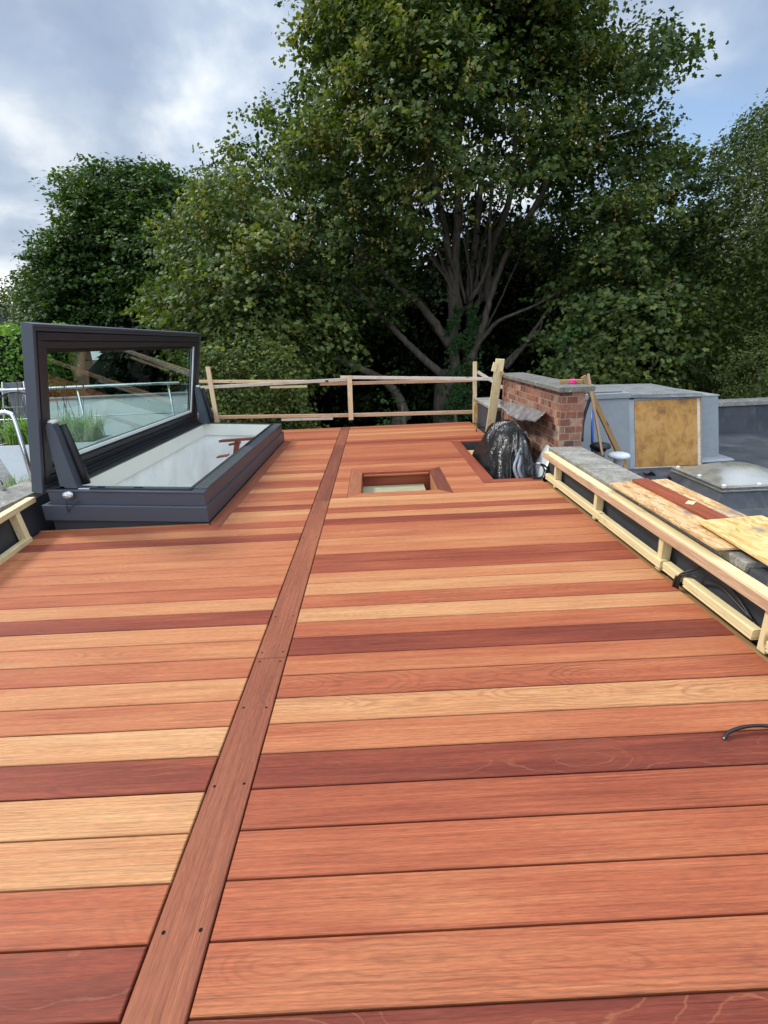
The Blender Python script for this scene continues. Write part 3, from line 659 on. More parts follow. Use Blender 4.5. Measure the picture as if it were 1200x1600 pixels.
# lead apron: sheet dressed out of the wall with a rippled, sagging lip
def atX(px, py, X):
    d = Rv*(px-600)/CF - Uv*(py-800)/CF + Fv
    return CP + d*(X/d[0])
tp = smooth_path([atX(x, y, 1.884) for x, y in ((851, 645), (838, 640), (822, 635), (808, 631), (797, 629), (790, 628), (783, 627), (778, 627))], 5)
lpz = smooth_path([atX(x, y, 1.73) for x, y in ((847, 650), (838, 658), (824, 658), (809, 656), (799, 651), (790, 644), (784, 637), (779, 630))], 5)
nu, nv = len(tp), 9; P = []
for i in range(nu):
    for j in range(nv):
        t = j/(nv-1); q = tp[i]*(1-t)+lpz[i]*t; q[2] += .020*math.sin(t*PI)+.010*math.sin(i*1.9)*math.sin(min(1, t*1.6)*PI*.8)+.006*math.sin(i*.8)*t+random.uniform(-.002, .002)*t; q[0] += .03*math.sin(t*PI)
        P.append(q)
mm = MB().grid(P, nu, nv); o = mm.build('lead_apron', 'lead', bw); sd = o.modifiers.new('thick', 'SOLIDIFY'); sd.thickness = .004
# far parapet beyond
pf = empty('parapet_wall', (1.95, 8.3, -.35), 'short dark parapet with slate coping beyond the brick wall at the deck corner', 'wall')
m = MB(); m.box(1.80, 2.1, 7.55, 9.0, -.35, .36); m.build('wall_face', 'dark_membrane', pf)
m = MB(); m.box(1.775, 2.15, 7.53, 9.04, .361, .408, .005); m.build('coping_stone', 'coping', pf)
m = MB(); m.plank((1.772, 8.82, -.2), (1.772, 8.82, .355), .05, .07, (1, 0, 0)); tag(m.build('timber_batten', 'osb_pale'), 'yellow upright batten fixed to the far corner parapet by the deck', 'batten')
# metal tray at the foot of the brick wall
P = []
for i in range(6):
    for j in range(6): u, v = i/5, j/5; P.append((1.70+.17*u-.02*v, 5.36-.46*v*(.6+.4*(1-u)), -.03+.30*u+.012*math.sin(v*5)))
mm = MB().grid(P, 6, 6); o = mm.build('flashing_sheet', 'zinc'); tag(o, 'pale metal flashing sheet bent against the foot of the brick wall', 'flashing'); sd = o.modifiers.new('thick', 'SOLIDIFY'); sd.thickness = .003
# leaning plank with cleats
lp = empty('leaning_plank', (1.66, 7.55, 0), 'tall pale pine plank leaning against the brick wall corner', 'plank')
p0 = Vector(at(764, 681, 7.50)); p1 = Vector(at(781.5, 561, 7.30)); m = MB(); m.plank(p0, p1, .125, .030, (-.1, -1, .1), tone=.75); m.build('board', 'pine', lp)
d = (p1-p0).normalized(); q = p0+d*1.02
m = MB(); m.plank(q+Vector((-.085, -.03, -.035)), q+Vector((-.055, -.03, .085)), .06, .045, (0, -1, 0)); m.build('cleat', 'pine', lp)
m = MB(); m.plank(q+Vector((.035, -.034, -.10)), q+Vector((.045, -.034, -.04)), .045, .03, (0, -1, 0)); m.build('cleat', 'oak_brown', lp)
# block with pink tape
blk = empty('timber_block', (2.08, 5.45, .917), 'small brown timber block wrapped with pink string on the brick wall coping', 'block')
m = MB(); m.plank((1.985, 5.40, .9385), (2.20, 5.34, .9385), .075, .042); m.build('block', 'oak_brown', blk)
m = MB(); m.plank((2.078, 5.374, .9385), (2.128, 5.360, .9385), .085, .052, c=.012); m.tube(smooth_path([(2.1, 5.32, .955), (2.125, 5.31, .945), (2.13, 5.318, .930), (2.11, 5.322, .925)], 4), .004, 6); m.build('pink_string', 'pink_tape', blk)

# ------------------------------------------------------------------ black plastic heap, pipes, cables
def heap(cx, cy, rx, ry, hgt, nfold, seed, amp, powr=1.35, base=-.16, tip=(0, 0), nth=120, nr=36):
    r_ = random.Random(seed); ph = [r_.uniform(0, 6.3) for _ in range(8)]; P = []
    for i in range(nr):
        t = i/(nr-1)
        for j in range(nth):
            th = 2*PI*j/nth
            f = (math.sin(nfold*th+ph[0]+1.2*t)*.5+abs(math.sin(nfold*.73*th+ph[1]-t))*.6+.35*math.sin(2.3*nfold*th+ph[2]+3*t))
            rad = t*(1+.10*math.sin(2*th+ph[3])+.06*math.sin(3*th+ph[4]))
            x = cx+tip[0]*(1-t)+rx*rad*math.cos(th)*(1+amp*.6*f*t); y = cy+tip[1]*(1-t)+ry*rad*math.sin(th)*(1+amp*.5*f*t)
            z = base+(hgt-base)*(1-t**powr)+amp*.55*f*(t*(1-t)*2.2)+.018*math.sin(17*x+ph[5])*math.sin(13*y+ph[6])*(1-t)
            P.append((x, y, z))
    from mathutils import noise as mn
    Q = []
    for i, (x, y, z) in enumerate(P):
        t = (i//nth)/(nr-1); th = 2*PI*(i % nth)/nth; c = 0; a = 1.; fq = 1.
        wv = .5*mn.noise(Vector((math.cos(th)*1.5, math.sin(th)*1.5, t*3+seed)))
        v = Vector((math.cos(th+wv*.5)*1.7+seed, math.sin(th+wv*.5)*1.7, t*.9))
        for o_ in range(3):
            c += a*(.42-abs(mn.noise(v*fq+Vector((o_*7.1, 0, 0))))*1.9); a *= .45; fq *= 1.9
        e = mn.noise(Vector((x*7, y*5, z*7+seed)))*.5
        dirx, diry = (x-cx)/max(.05, rx), (y-cy)/max(.05, ry); k_ = min(1, t*1.8)
        Q.append((x+dirx*(.05*c+.02*e)*k_, y+diry*(.10*c+.03*e)*k_, z+(.05*c+.04*e)*(1-t**4)*min(1, .3+t*2)))
    P = Q
    return MB().grid(P, nr, nth, True, True)
hp_ = empty('plastic_covered_heap', (1.5, 5.9, -.16), 'slumped black plastic sheeting heap draped over the deck gap below the brick wall', 'plastic sheet')
heap(1.50, 5.93, .31, .95, .44, 5, 3, .035, 2.6, tip=(.12, .0)).build('sheet', 'bin_bag', hp_)
heap(1.50, 5.36, .17, .33, .255, 6, 8, .14, 2.4, tip=(.05, .06), nth=100, nr=34).build('bundle', 'bin_bag', hp_)
pw = smooth_path([at(821, 676, 5.62), at(815, 693, 5.42), at(808, 715, 5.16), at(804, 735, 5.05), (1.535, 5.0, -.14)], 6)
m = MB(); m.tube(pw, .016, 10); tag(m.build('conduit_pipe', 'grey_conduit'), 'grey plastic conduit draped down the front of the black heap, left of the pair', 'pipe', 'grey conduits on the heap')
pw = smooth_path([at(813, 706, 5.30), at(812, 722, 5.12), at(811, 738, 5.04), (1.585, 5.0, -.14)], 6)
m = MB(); m.tube(pw, .019, 10); tag(m.build('conduit_pipe', 'grey_conduit'), 'shorter thicker grey conduit stub, right of the pair on the black heap', 'pipe', 'grey conduits on the heap')
cc_ = empty('cable_coil', (1.66, 5.06, .0), 'loose coil of black electric cable lying by the deck edge below brick wall', 'cable')
m = MB(); pts = []
for i in range(110):
    t = i/110*4*2*PI; w = i/110; pts.append((1.66+(.105-.03*w+.012*math.sin(t*1.3))*math.cos(t), 4.955+.04*w+.015*math.sin(t*.7)+.03*math.sin(t), .078+(.075-.012*w)*math.sin(t)-.006*w))
m.tube(pts, .0065, 7); m.tube(smooth_path([(1.56, 5.03, -.02), (1.50, 5.02, .02), (1.44, 5.04, -.06), (1.40, 5.1, -.12)], 5), .006, 7); m.tube(smooth_path([(1.755, 4.96, .07), (1.775, 4.99, .08), (1.79, 5.04, .10)], 5), .0065, 7); m.build('cable', 'black_plastic', cc_)
m = MB(); m.plank((1.65, 4.975, .158), (1.685, 4.972, .158), .02, .018); m.build('cable_tag', 'white_plastic', cc_)
m = MB(); m.tube(smooth_path([at(738, 661, 8.7), at(744, 662, 8.6), at(752, 664, 8.55), at(757, 668, 8.2), at(748, 667, 8.1), at(744, 674, 7.9), at(752, 682, 7.55), at(758, 683, 7.5)], 6), .007, 7)
tag(m.build('cable', 'black_plastic'), 'thin black cable curling on the far right deck corner', 'cable')
m = MB(); m.tube(smooth_path([(1.205, 1.392, .008), (1.235, 1.410, .017), (1.30, 1.422, .026), (1.38, 1.420, .026), (1.48, 1.40, .016), (1.58, 1.36, .007), (1.66, 1.30, .007), (1.70, 1.22, -.02)], 6), .0065, 10)
ce = m.build('cable', 'black_plastic'); tag(ce, 'cut black cable end poking over the near right deck boards', 'cable')
m = MB(); m.tube([(1.2015, 1.3895, .0065), (1.2055, 1.3923, .0083)], .0045, 10); m.build('copper_core', 'lead', ce)
m = MB(); m.tube(smooth_path([(1.694, 2.520, -.03), (1.690, 2.514, .03), (1.698, 2.509, .088), (1.745, 2.47, .135), (1.765, 2.40, .178), (1.766, 2.27, .185), (1.768, 2.16, .135), (1.768, 2.03, .07)], 7), .0065, 8)
m.tube(smooth_path([(1.692, 2.500, -.03), (1.689, 2.500, .04), (1.70, 2.497, .090), (1.75, 2.45, .10), (1.766, 2.30, .128), (1.768, 2.15, .10), (1.769, 2.0, .06)], 7), .0055, 8)
m.tube(smooth_path([(1.687, 2.535, -.02), (1.685, 2.53, .03), (1.692, 2.528, .07)], 5), .009, 8)
tag(m.build('cable', 'black_plastic'), 'black cable looped over the lower pine rail against the grey parapet', 'cable')

# ------------------------------------------------------------------ sheets on the parapet coping
m = MB(); zz = .336
m.hexa([(1.735, 3.555, zz), (1.725, 2.30, zz), (1.868, 2.32, zz), (2.185, 3.585, zz)][::-1], [(1.735, 3.555, zz+.011), (1.725, 2.30, zz+.011), (1.868, 2.32, zz+.011), (2.185, 3.585, zz+.011)][::-1])
def sheet(m, quad, z, t):
    n = len(quad); vs = [(x, y, z_+0) for (x, y), z_ in zip(quad, z)]+[(x, y, z_+t) for (x, y), z_ in zip(quad, z)]
    fs = [list(range(n-1, -1, -1)), list(range(n, 2*n))]+[[i, (i+1) % n, n+(i+1) % n, n+i] for i in range(n)]
    us = [[(vs[i][1]+3, vs[i][0]) if fi < 2 else (vs[i][1]+vs[i][0], vs[i][2]) for i in f] for fi, f in enumerate(fs)]
    m.add(vs, fs, us)
m = MB(); sheet(m, [(1.725, 2.30), (1.900, 2.30), (2.20, 2.30), (2.20, 3.60), (1.735, 3.555)], [.3265]*5, .012)
tag(m.build('osb_sheet', 'osb'), 'larger orange chipboard sheet lying flat on the parapet coping under red board', 'chipboard')
m = MB(); sheet(m, [(1.795, 2.03), (2.25, 2.00), (2.22, 2.66), (1.825, 2.63)], [.352, .356, .358, .355], .012)
tag(m.build('osb_sheet', 'osb_pale'), 'nearest yellow chipboard sheet with grey cement smear, overlapping the other', 'chipboard')
m = MB(); m.plank((1.985, 2.60, .350), (1.972, 3.56, .350), .118, .022, tone=.25)
tag(m.build('hardwood_offcut', 'hardwood'), 'dark red deck board offcut lying on the chipboard sheet', 'board')
m = MB(); m.plank((1.96, 2.93, .3635), (2.01, 2.98, .3635), .045, .004, tone=.7); tag(m.build('wood_chip', 'pine'), 'little pale wood chip resting on the dark red offcut', 'wood chip')
# ------------------------------------------------------------------ roof housing with stained door
rh = empty('roof_housing', (3.7, 7.2, -.35), 'blue-grey coated roof box with a stained board door on the right roof', 'roof box')
def ly(z, y): return y+.27*(z+.35)/.93
m = MB()
def lean_box(m, x0, x1, y0, yb, z0, z1):
    m.hexa([(x0, ly(z0, y0), z0), (x1, ly(z0, y0), z0), (x1, yb, z0), (x0, yb, z0)], [(x0, ly(z1, y0), z1), (x1, ly(z1, y0), z1), (x1, yb, z1), (x0, yb, z1)])
lean_box(m, 2.62, 3.43, 6.46, 8.1, -.35, .575); lean_box(m, 3.43, 4.44, 6.50, 8.0, -.35, .555); lean_box(m, 4.44, 4.83, 6.74, 7.9, -.35, .515)
m.build('body', 'grp_grey', rh)
m = MB(); m.hexa([(2.60, 6.70, .576), (3.44, 6.70, .576), (3.44, 8.15, .576), (2.60, 8.15, .576)], [(2.60, 6.70, .64), (3.44, 6.70, .64), (3.44, 8.15, .65), (2.60, 8.15, .65)]); m.build('fascia', 'grp_trim', rh)
m = MB(); m.hexa([(2.7, 6.82, .652), (3.38, 6.82, .644), (3.38, 8.1, .66), (2.7, 8.1, .66)], [(2.7, 6.82, .662), (3.38, 6.82, .656), (3.38, 8.1, .675), (2.7, 8.1, .675)]); m.build('top_slab', 'slab', rh)
m = MB(); m.hexa([(3.445, 6.70, .575), (4.46, 6.66, .555), (4.46, 8.05, .57), (3.445, 8.05, .585)], [(3.445, 6.71, .615), (4.40, 6.70, .595), (4.40, 8.0, .625), (3.445, 8.0, .645)]); m.build('top_slab', 'slab', rh)
m = MB(); lean_box(m, 4.43, 4.845, 6.73, 7.92, .516, .530); m.build('top_slab', 'grp_trim', rh)
m = MB(); lean_box(m, 4.42, 4.87, 6.70, 6.745, -.35, -.30); m.hexa([(4.42, 6.62, -.349), (5.02, 6.68, -.349), (5.02, 7.9, -.349), (4.42, 7.9, -.349)], [(4.42, 6.66, -.325), (4.99, 6.72, -.325), (4.99, 7.9, -.325), (4.42, 7.9, -.325)]); m.build('foot_flashing', 'grp_trim', rh)
def dpl(m, x0, x1, z0, z1, f, th):
    m.hexa([(x0, ly(z0, f-th), z0), (x1, ly(z0, f-th), z0), (x1, ly(z0, f), z0), (x0, ly(z0, f), z0)], [(x0, ly(z1, f-th), z1), (x1, ly(z1, f-th), z1), (x1, ly(z1, f), z1), (x0, ly(z1, f), z1)])
m = MB(); dpl(m, 3.505, 4.36, -.335, .527, 6.482, .014); m.build('door_panel', 'stained_ply', rh)
m = MB(); dpl(m, 3.42, 3.50, -.35, .545, 6.498, .03); dpl(m, 3.50, 4.42, .530, .56, 6.498, .02); m.build('door_frame', 'grp_trim', rh)
m = MB(); dpl(m, 4.362, 4.40, -.34, .53, 6.496, .024); dpl(m, 3.50, 4.06, -.372, -.337, 6.490, .022); m.build('edge_strip', 'pine_white', rh)
m = MB(); dpl(m, 4.402, 4.42, -.34, .53, 6.497, .022); m.build('edge_strip', 'oak_brown', rh)
m = MB(); dpl(m, 3.50, 4.425, .562, .580, 6.50, .03); dpl(m, 4.19, 4.43, .546, .562, 6.472, .012); m.build('top_trim', 'black_plastic', rh)
# things leaning against it
m = MB(); m.plank(at(966, 706, 5.95), at(911, 588, 6.0), .060, .040, (0, -1, .2)); tag(m.build('timber_length', 'oak_brown'), 'thick brown timber batten leaning slanted behind the brick wall', 'timber', 'timbers leaning behind the brick wall')
m = MB(); m.plank(at(941, 711, 5.72), at(919, 584, 5.85), .026, .024, (0, -1, .2)); tag(m.build('timber_length', 'pine_pink'), 'thin pinkish timber stick leaning steeper beside the thicker batten', 'timber', 'timbers leaning behind the brick wall')
m = MB(); m.tube([at(925.5, 706, 6.0), at(925.5, 640, 6.1)], .017, 10); tag(m.build('blue_pipe', 'blue_plastic'), 'upright blue plastic pipe behind the brick wall', 'pipe')
m = MB(); m.tube(smooth_path([at(909, 690, 5.9), at(911, 660, 5.95), at(918, 634, 5.98), at(926, 617, 6.0), at(929, 640, 6.1)], 6), [.02]*25, 8); tag(m.build('black_hose', 'black_plastic'), 'black rubber hose arched upright between brick wall and roof box', 'hose')
m = MB(); m.plank(at(978, 735, 5.6), at(974, 716, 5.65), .05, .03, (0, -1, 0)); tag(m.build('timber_offcut', 'oak_brown'), 'tiny brown timber offcut beside the white capped vent', 'timber')
vp = empty('vent_pipe', (2.83, 5.62, -.35), 'white mushroom-capped vent pipe behind the parapet coping', 'vent')
m = MB(); m.lathe((2.83, 5.62, 0), [(.055, -.35), (.055, .02), (.075, .03)]); m.build('pipe', 'white_plastic', vp)
m = MB(); m.lathe((2.83, 5.62, 0), [(.085, .012), (.118, .028), (.122, .050), (.108, .070), (.07, .080), (.02, .083)]); m.build('cap', 'white_plastic', vp)
vp = empty('vent_pipe', (2.70, 5.85, -.35), 'grey vent pipe with a black slotted cap behind the coping', 'vent')
m = MB(); m.lathe((2.70, 5.85, 0), [(.062, -.35), (.062, .06), (.068, .065)]); m.build('pipe', 'zinc', vp)
m = MB(); m.lathe((2.70, 5.85, 0), [(.07, .062), (.075, .085), (.118, .10), (.122, .125), (.10, .15), (.04, .165)]); m.build('cap', 'black_plastic', vp)
P = []
for i in range(8):
    for j in range(5): P.append((2.9+.28*i/7, 5.1+.10*j/4, -.05+.05*math.sin(i*1.3)*math.cos(j)-.012*i))
o = MB().grid(P, 8, 5).build('felt_scrap', 'felt'); tag(o, 'crumpled dark roofing felt scrap between coping and roof box door', 'felt'); sd = o.modifiers.new('thick', 'SOLIDIFY'); sd.thickness = .006
m = MB(); m.lathe((3.0, 5.2, 0), [(.20, -.35), (.17, -.1), (.1, -.07)], 14); tag(m.build('felt_roll', 'felt'), 'dark bundle of roofing felt on the roof beyond the parapet', 'felt')
# dome rooflight
dm = empty('dome_rooflight', (4.02, 5.27, -.35), 'low grey translucent domed rooflight on the right felt roof', 'rooflight')
X0, X1, YA, YB = 3.545, 4.49, 4.82, 5.75
m = MB(); m.hexa([(X0-.10, YA-.10, -.349), (X1+.1, YA-.1, -.349), (X1+.1, YB+.1, -.349), (X0-.1, YB+.1, -.349)], [(X0+.02, YA+.02, -.20), (X1-.02, YA+.02, -.20), (X1-.02, YB-.02, -.20), (X0+.02, YB-.02, -.20)]); m.build('kerb', 'felt', dm)
m = MB(); m.ring(X0, X1, YA, YB, -.205, -.185, .08, .004); m.ring(X0+.008, X1-.008, YA+.008, YB-.008, -.185, -.160, .07, .006); m.ring(X0-.004, X1+.004, YA-.004, YB+.004, -.160, -.150, .09, .004); m.build('frame', 'dome_plastic', dm)
P = []; n = 22
for i in range(n):
    for j in range(n):
        u, v = -1+2*i/(n-1), -1+2*j/(n-1); hh = (1-abs(u)**2.)*(1-abs(v)**2.)
        P.append(((X0+X1)/2+u*(.47-.07), (YA+YB)/2+v*(.465-.07), -.150+.128*hh**.75))
MB().grid(P, n, n).build('dome', 'dome_plastic', dm)
for x, y in ((X0+.05, YA+.05), (X0+.05, YA+.46), (X0+.05, YB-.06), (X0+.42, YA+.05), (X1-.05, YA+.05)):
    m = MB(); m.lathe((x, y, -.150), [(.022, 0), (.022, .012), (.012, .02)], 10); m.build('fixing_cap', 'white_plastic', dm)
# far right parapet
rp = empty('parapet_wall', (7, 8.85, -.35), 'dark felt parapet with pale coping at the far side of right roof', 'wall')
m = MB(); m.hexa([(2.11, 8.60, -.35), (12, 8.60, -.35), (12, 9.0, -.35), (2.11, 9.0, -.35)], [(2.11, 8.72, .105), (12, 8.72, .105), (12, 9.0, .105), (2.11, 9.0, .105)]); m.build('wall_face', 'felt', rp)
for i in range(9):
    x = 2.16+i*1.1; m = MB(); m.box(x, x+1.094, 8.68, 9.05, .106, .185, .006); m.build('coping_stone', 'coping', rp)

# ------------------------------------------------------------------ temporary timber guard fence at the deck end
tg = empty('timber_guardrail', (-.6, 9.06, 0), 'rough temporary timber guard rail of posts and battens across the far deck end', 'guard rail')
def pp(name, a, b_, w, t, mat, ya, yb=None, tone=None):
    m = MB(); m.plank(at(*a, ya), at(*b_, ya if yb is None else yb), w, t, (0, -1, 0), tone=tone); return m.build(name, mat, tg)
pp('post', (324.5, 573), (341, 668), .075, .04, 'pine_aged', 9.02)
pp('post', (546, 587), (548.5, 656), .085, .04, 'pine_aged', 9.02, tone=.9)
pp('post', (742, 565), (741.5, 664), .065, .06, 'pine_aged', 9.02)
pp('rail', (300, 596), (520, 596), .050, .04, 'pine_aged', 9.14); pp('rail', (308, 606), (548, 592.5), .055, .035, 'pine_white', 9.07)
pp('rail', (532, 589.5), (769, 592), .055, .035, 'pine_white', 9.07, 8.85); pp('rail', (500, 600), (742, 594), .055, .04, 'pine_pink', 9.13)
pp('rail', (422, 605), (480, 603.5), .04, .035, 'pine', 9.10, tone=.4); pp('rail', (330, 652), (556, 648.5), .06, .04, 'pine_pink', 9.09)
pp('rail', (500, 650), (742, 643.5), .065, .04, 'pine_pink', 9.13); pp('rail', (440, 656), (520, 654), .04, .035, 'pine_white', 9.06)
pp('brace', (746, 581), (786, 606), .055, .035, 'pine_white', 9.15, 8.9)
m = MB(); m.plank(at(508.5, 595.5, 9.04), at(513, 595.5, 9.04), .03, .01, (0, -1, 0)); m.build('tape', 'black_plastic', tg)

# ------------------------------------------------------------------ left terrace things
hr = empty('hoop_handrail', (-3.4, 4.5, .3), 'curved stainless steel hoop handrail rising over the left coping', 'handrail')
m = MB(); m.tube(smooth_path([(-3.9, 4.62, .955), (-3.45, 4.60, .95), (-3.33, 4.59, .945), (-3.29, 4.58, .88), (-3.27, 4.56, .60), (-3.26, 4.55, .315)], 7), .021, 12); m.build('hoop', 'chrome', hr)
m = MB(); m.tube(smooth_path([(-3.95, 4.30, .95), (-3.60, 4.28, .93), (-3.50, 4.27, .80), (-3.32, 4.26, .315)], 7), .021, 12); m.build('hoop', 'chrome', hr)
bl = empty('balustrade', (-6, 8.4, -.35), 'straight stainless steel balustrade rail on posts behind the raised lid', 'railing')
m = MB(); m.tube([(-9.5, 8.45, .93), (-3.2, 8.4, .93)], .024, 10); m.build('top_rail', 'chrome', bl)
m = MB(); m.tube([(-9.5, 8.45, .45), (-3.2, 8.4, .45)], .010, 8); m.build('mid_rail', 'chrome', bl)
for x in (-9.4, -7.9, -6.4, -4.9, -3.4): m = MB(); m.tube([(x, 8.43, -.35), (x, 8.43, .925)], .02, 10); m.build('post', 'chrome', bl)
pt = empty('planter', (-4.5, 7.0, -.35), 'white tapered trough planter on the left terrace behind the skylight lid', 'planter')
m = MB(); m.hexa([(-5.12, 6.86, -.345), (-4.0, 6.86, -.345), (-4.0, 7.25, -.345), (-5.12, 7.25, -.345)], [(-5.26, 6.76, .285), (-3.86, 6.76, .285), (-3.86, 7.35, .285), (-5.26, 7.35, .285)]); m.build('trough', 'planter_white', pt)
m = MB(); m.add([(-5.22, 6.8, .289), (-3.9, 6.8, .289), (-3.9, 7.31, .289), (-5.22, 7.31, .289)], [[0, 1, 2, 3]]); m.build('compost', 'soil', pt)
def blades(name, n, area_, z0, h, spread, mat, w=.012, seedheads=False):
    V = []; F = []; T = []; b0 = 0; L = []
    for i in range(n):
        x, y = rng.uniform(area_[0], area_[1]), rng.uniform(area_[2], area_[3]); a = rng.uniform(0, 6.28); hh = h*rng.uniform(.6, 1.1); s_ = spread*rng.uniform(.3, 1.2)
        d = np.array([math.cos(a), math.sin(a), 0]); sd_ = np.array([-d[1], d[0], 0])*w/2
        for k in range(5):
            t = k/4; p = np.array([x, y, z0])+d*s_*t**1.8+np.array([0, 0, hh*(t-.45*t**3*min(1.2, s_/h*1.6))]); ww = (1-t**2)*.95+.05
            V += [p-sd_*ww, p+sd_*ww]
        for k in range(4): F.append([b0+2*k, b0+2*k+1, b0+2*k+3, b0+2*k+2]); T.append(rng.uniform(0, 1))
        b0 += 10
    m = MB(); m.add(V, F); m.tone = [float(t) for t in T]; return m.build(name, mat)
gr = blades('ornamental_grass', 900, (-5.2, -3.95, 6.85, 7.28), .285, .52, .42, 'grass_blade', .014); tag(gr, 'bright green arching ornamental grass growing in the white planter', 'grass plant')
m = MB()
for i in range(16):
    x, y = random.uniform(-5.0, -4.0), random.uniform(6.9, 7.2); p1 = (x+random.uniform(-.2, .2), y+random.uniform(-.1, .1), .285+random.uniform(.7, .95)); m.tube([(x, y, .285), p1], .003, 5); m.tube([p1, (p1[0], p1[1], p1[2]+.05)], .009, 6)
m.build('seed_stalks', 'soil', gr)
g2 = blades('ornamental_grass', 700, (-4.6, -3.55, 5.2, 6.0), -.35, .55, .25, 'grass_blade', .012); tag(g2, 'darker green grass clump at floor level beyond the left coping', 'grass plant')
chx = empty('wire_chair', (-5.9, 8.0, -.35), 'dark round-backed wire chair on the terrace behind the steel rail', 'chair')
m = MB(); m.tube([(-5.62+.42*math.cos(t), 7.95+.04*math.sin(t), .50+.42*math.sin(t)) for t in np.linspace(0, 2*PI, 33)], .016, 8); m.build('hoop_back', 'dark_metal', chx)
m = MB()
for i in range(12): t = PI*(i+.5)/12-PI/2; m.tube([(-5.62+.42*math.sin(t), 7.95, .50+.42*math.cos(t)), (-5.62+.12*math.sin(t), 7.55, .05)], .004, 5)
m.build('cords', 'dark_metal', chx)
m = MB(); m.lathe((-5.62, 7.55, .05), [(.30, -.02), (.32, 0), (.30, .02)], 20); m.build('seat', 'dark_metal', chx)
for dx, dy in ((-.22, -.2), (.22, -.2), (-.22, .2), (.22, .2)): m = MB(); m.tube([(-5.62+dx*.7, 7.55+dy*.7, .04), (-5.62+dx*1.2, 7.55+dy*1.2, -.345)], .010, 6); m.build('leg', 'dark_metal', chx)
lad = empty('step_ladder', (-7.2, 9.6, -.35), 'grey folding step ladder standing at the back of left terrace', 'ladder')
for x in (-7.05, -6.65):
    m = MB(); m.tube([(x-.06 if x < -7 else x+.06, 9.4, -.34), (x+.02, 9.75, 1.0)], .018, 8); m.build('rail', 'grey_metal', lad)
for k in range(4): m = MB(); z = .0+.27*k; m.plank((-7.06, 9.45+.09*k, z), (-6.64, 9.45+.09*k, z), .06, .02); m.build('tread', 'grey_metal', lad)
m = MB(); m.plank((-6.85, 9.98, -.34), (-6.85, 9.78, .98), .4, .02, (0, 1, 0)); m.build('back_frame', 'grey_metal', lad)
tw = empty('terrace_wall', (-6.8, 9.4, -.35), 'low white rendered wall with flat coping at the end of left terrace', 'wall')
m = MB(); m.box(-6.2, -3.25, 9.3, 9.5, -.35, .66); m.build('wall_face', 'render_white', tw)
m = MB(); m.box(-6.23, -3.22, 9.27, 9.53, .661, .70); m.build('coping', 'slab', tw)
# house with slate roof
hs = empty('neighbour_house', (-22, 30, -3.4), 'neighbouring house with grey slate roof just visible above the hedge at left', 'house')
m = MB(); m.hexa([(-34, 28, -3.39), (-20.5, 28, -3.39), (-20.5, 38, -3.39), (-34, 38, -3.39)], [(-34, 28, 2.0), (-20.5, 28, 2.0), (-20.5, 38, 2.0), (-34, 38, 2.0)]); m.build('wall', 'house_brick', hs)
m = MB(); m.hexa([(-34.4, 27.5, 2.0), (-20.0, 27.5, 2.0), (-20.0, 38.5, 2.0), (-34.4, 38.5, 2.0)], [(-31, 32.8, 5.0), (-23.2, 32.8, 5.0), (-23.2, 33.2, 5.0), (-31, 33.2, 5.0)]); m.build('roof', 'slate_roof', hs)
m = MB(); m.box(-25.2, -24.2, 32.6, 33.6, 4.4, 6.0); m.build('chimney', 'house_brick', hs)

# ------------------------------------------------------------------ foliage
def fast_mesh(name, V, F, tone, mat, parent=None, smooth=False):
    me = bpy.data.meshes.new(name); nv, nf, k = len(V), len(F), F.shape[1]
    me.vertices.add(nv); me.vertices.foreach_set('co', V.astype(np.float32).ravel())
    me.loops.add(nf*k); me.loops.foreach_set('vertex_index', F.astype(np.int32).ravel())
    me.polygons.add(nf); me.polygons.foreach_set('loop_start', (np.arange(nf)*k).astype(np.int32))
    me.update(calc_edges=True)
    a = me.attributes.new('tone', 'FLOAT', 'FACE'); a.data.foreach_set('value', tone.astype(np.float32))
    if smooth: me.polygons.foreach_set('use_smooth', np.ones(nf, bool))
    me.materials.append(MT[mat]); o = bpy.data.objects.new(name, me); COL.objects.link(o)
    if parent is not None: o.parent = parent; o.matrix_parent_inverse = Matrix.Translation(-parent.location)
    return o
def leaf_template(kind):
    if kind == 'sycamore':
        ang = np.radians([-90, -35, -5, 28, 60, 90, 120, 152, 185, 215]); rad = np.array([.15, .70, .60, .92, .66, 1.0, .66, .92, .60, .70])*.60
        x = np.cos(ang)*rad; y = np.sin(ang)*rad; z = -.10*np.abs(x)**1.2-.18*np.maximum(y, 0)**2
        V = np.vstack([[0, 0, .03], np.column_stack([x, y, z])]); n = len(ang)
        F = np.array([[0, 1+i, 1+(i+1) % n] for i in range(n)]); return V, F
    if kind == 'ivy':
        V = np.array([[0, -.4, 0], [.5, -.1, -.06], [.2, .15, 0], [0, .6, -.08], [-.2, .15, 0], [-.5, -.1, -.06]]); return V, np.array([[0, 1, 2], [0, 2, 4], [0, 4, 5], [2, 3, 4]])
    V = np.array([[0, -.5, 0], [.28, -.05, .04], [0, .5, -.06], [-.28, -.05, .04]]); return V, np.array([[0, 1, 2], [0, 2, 3]])
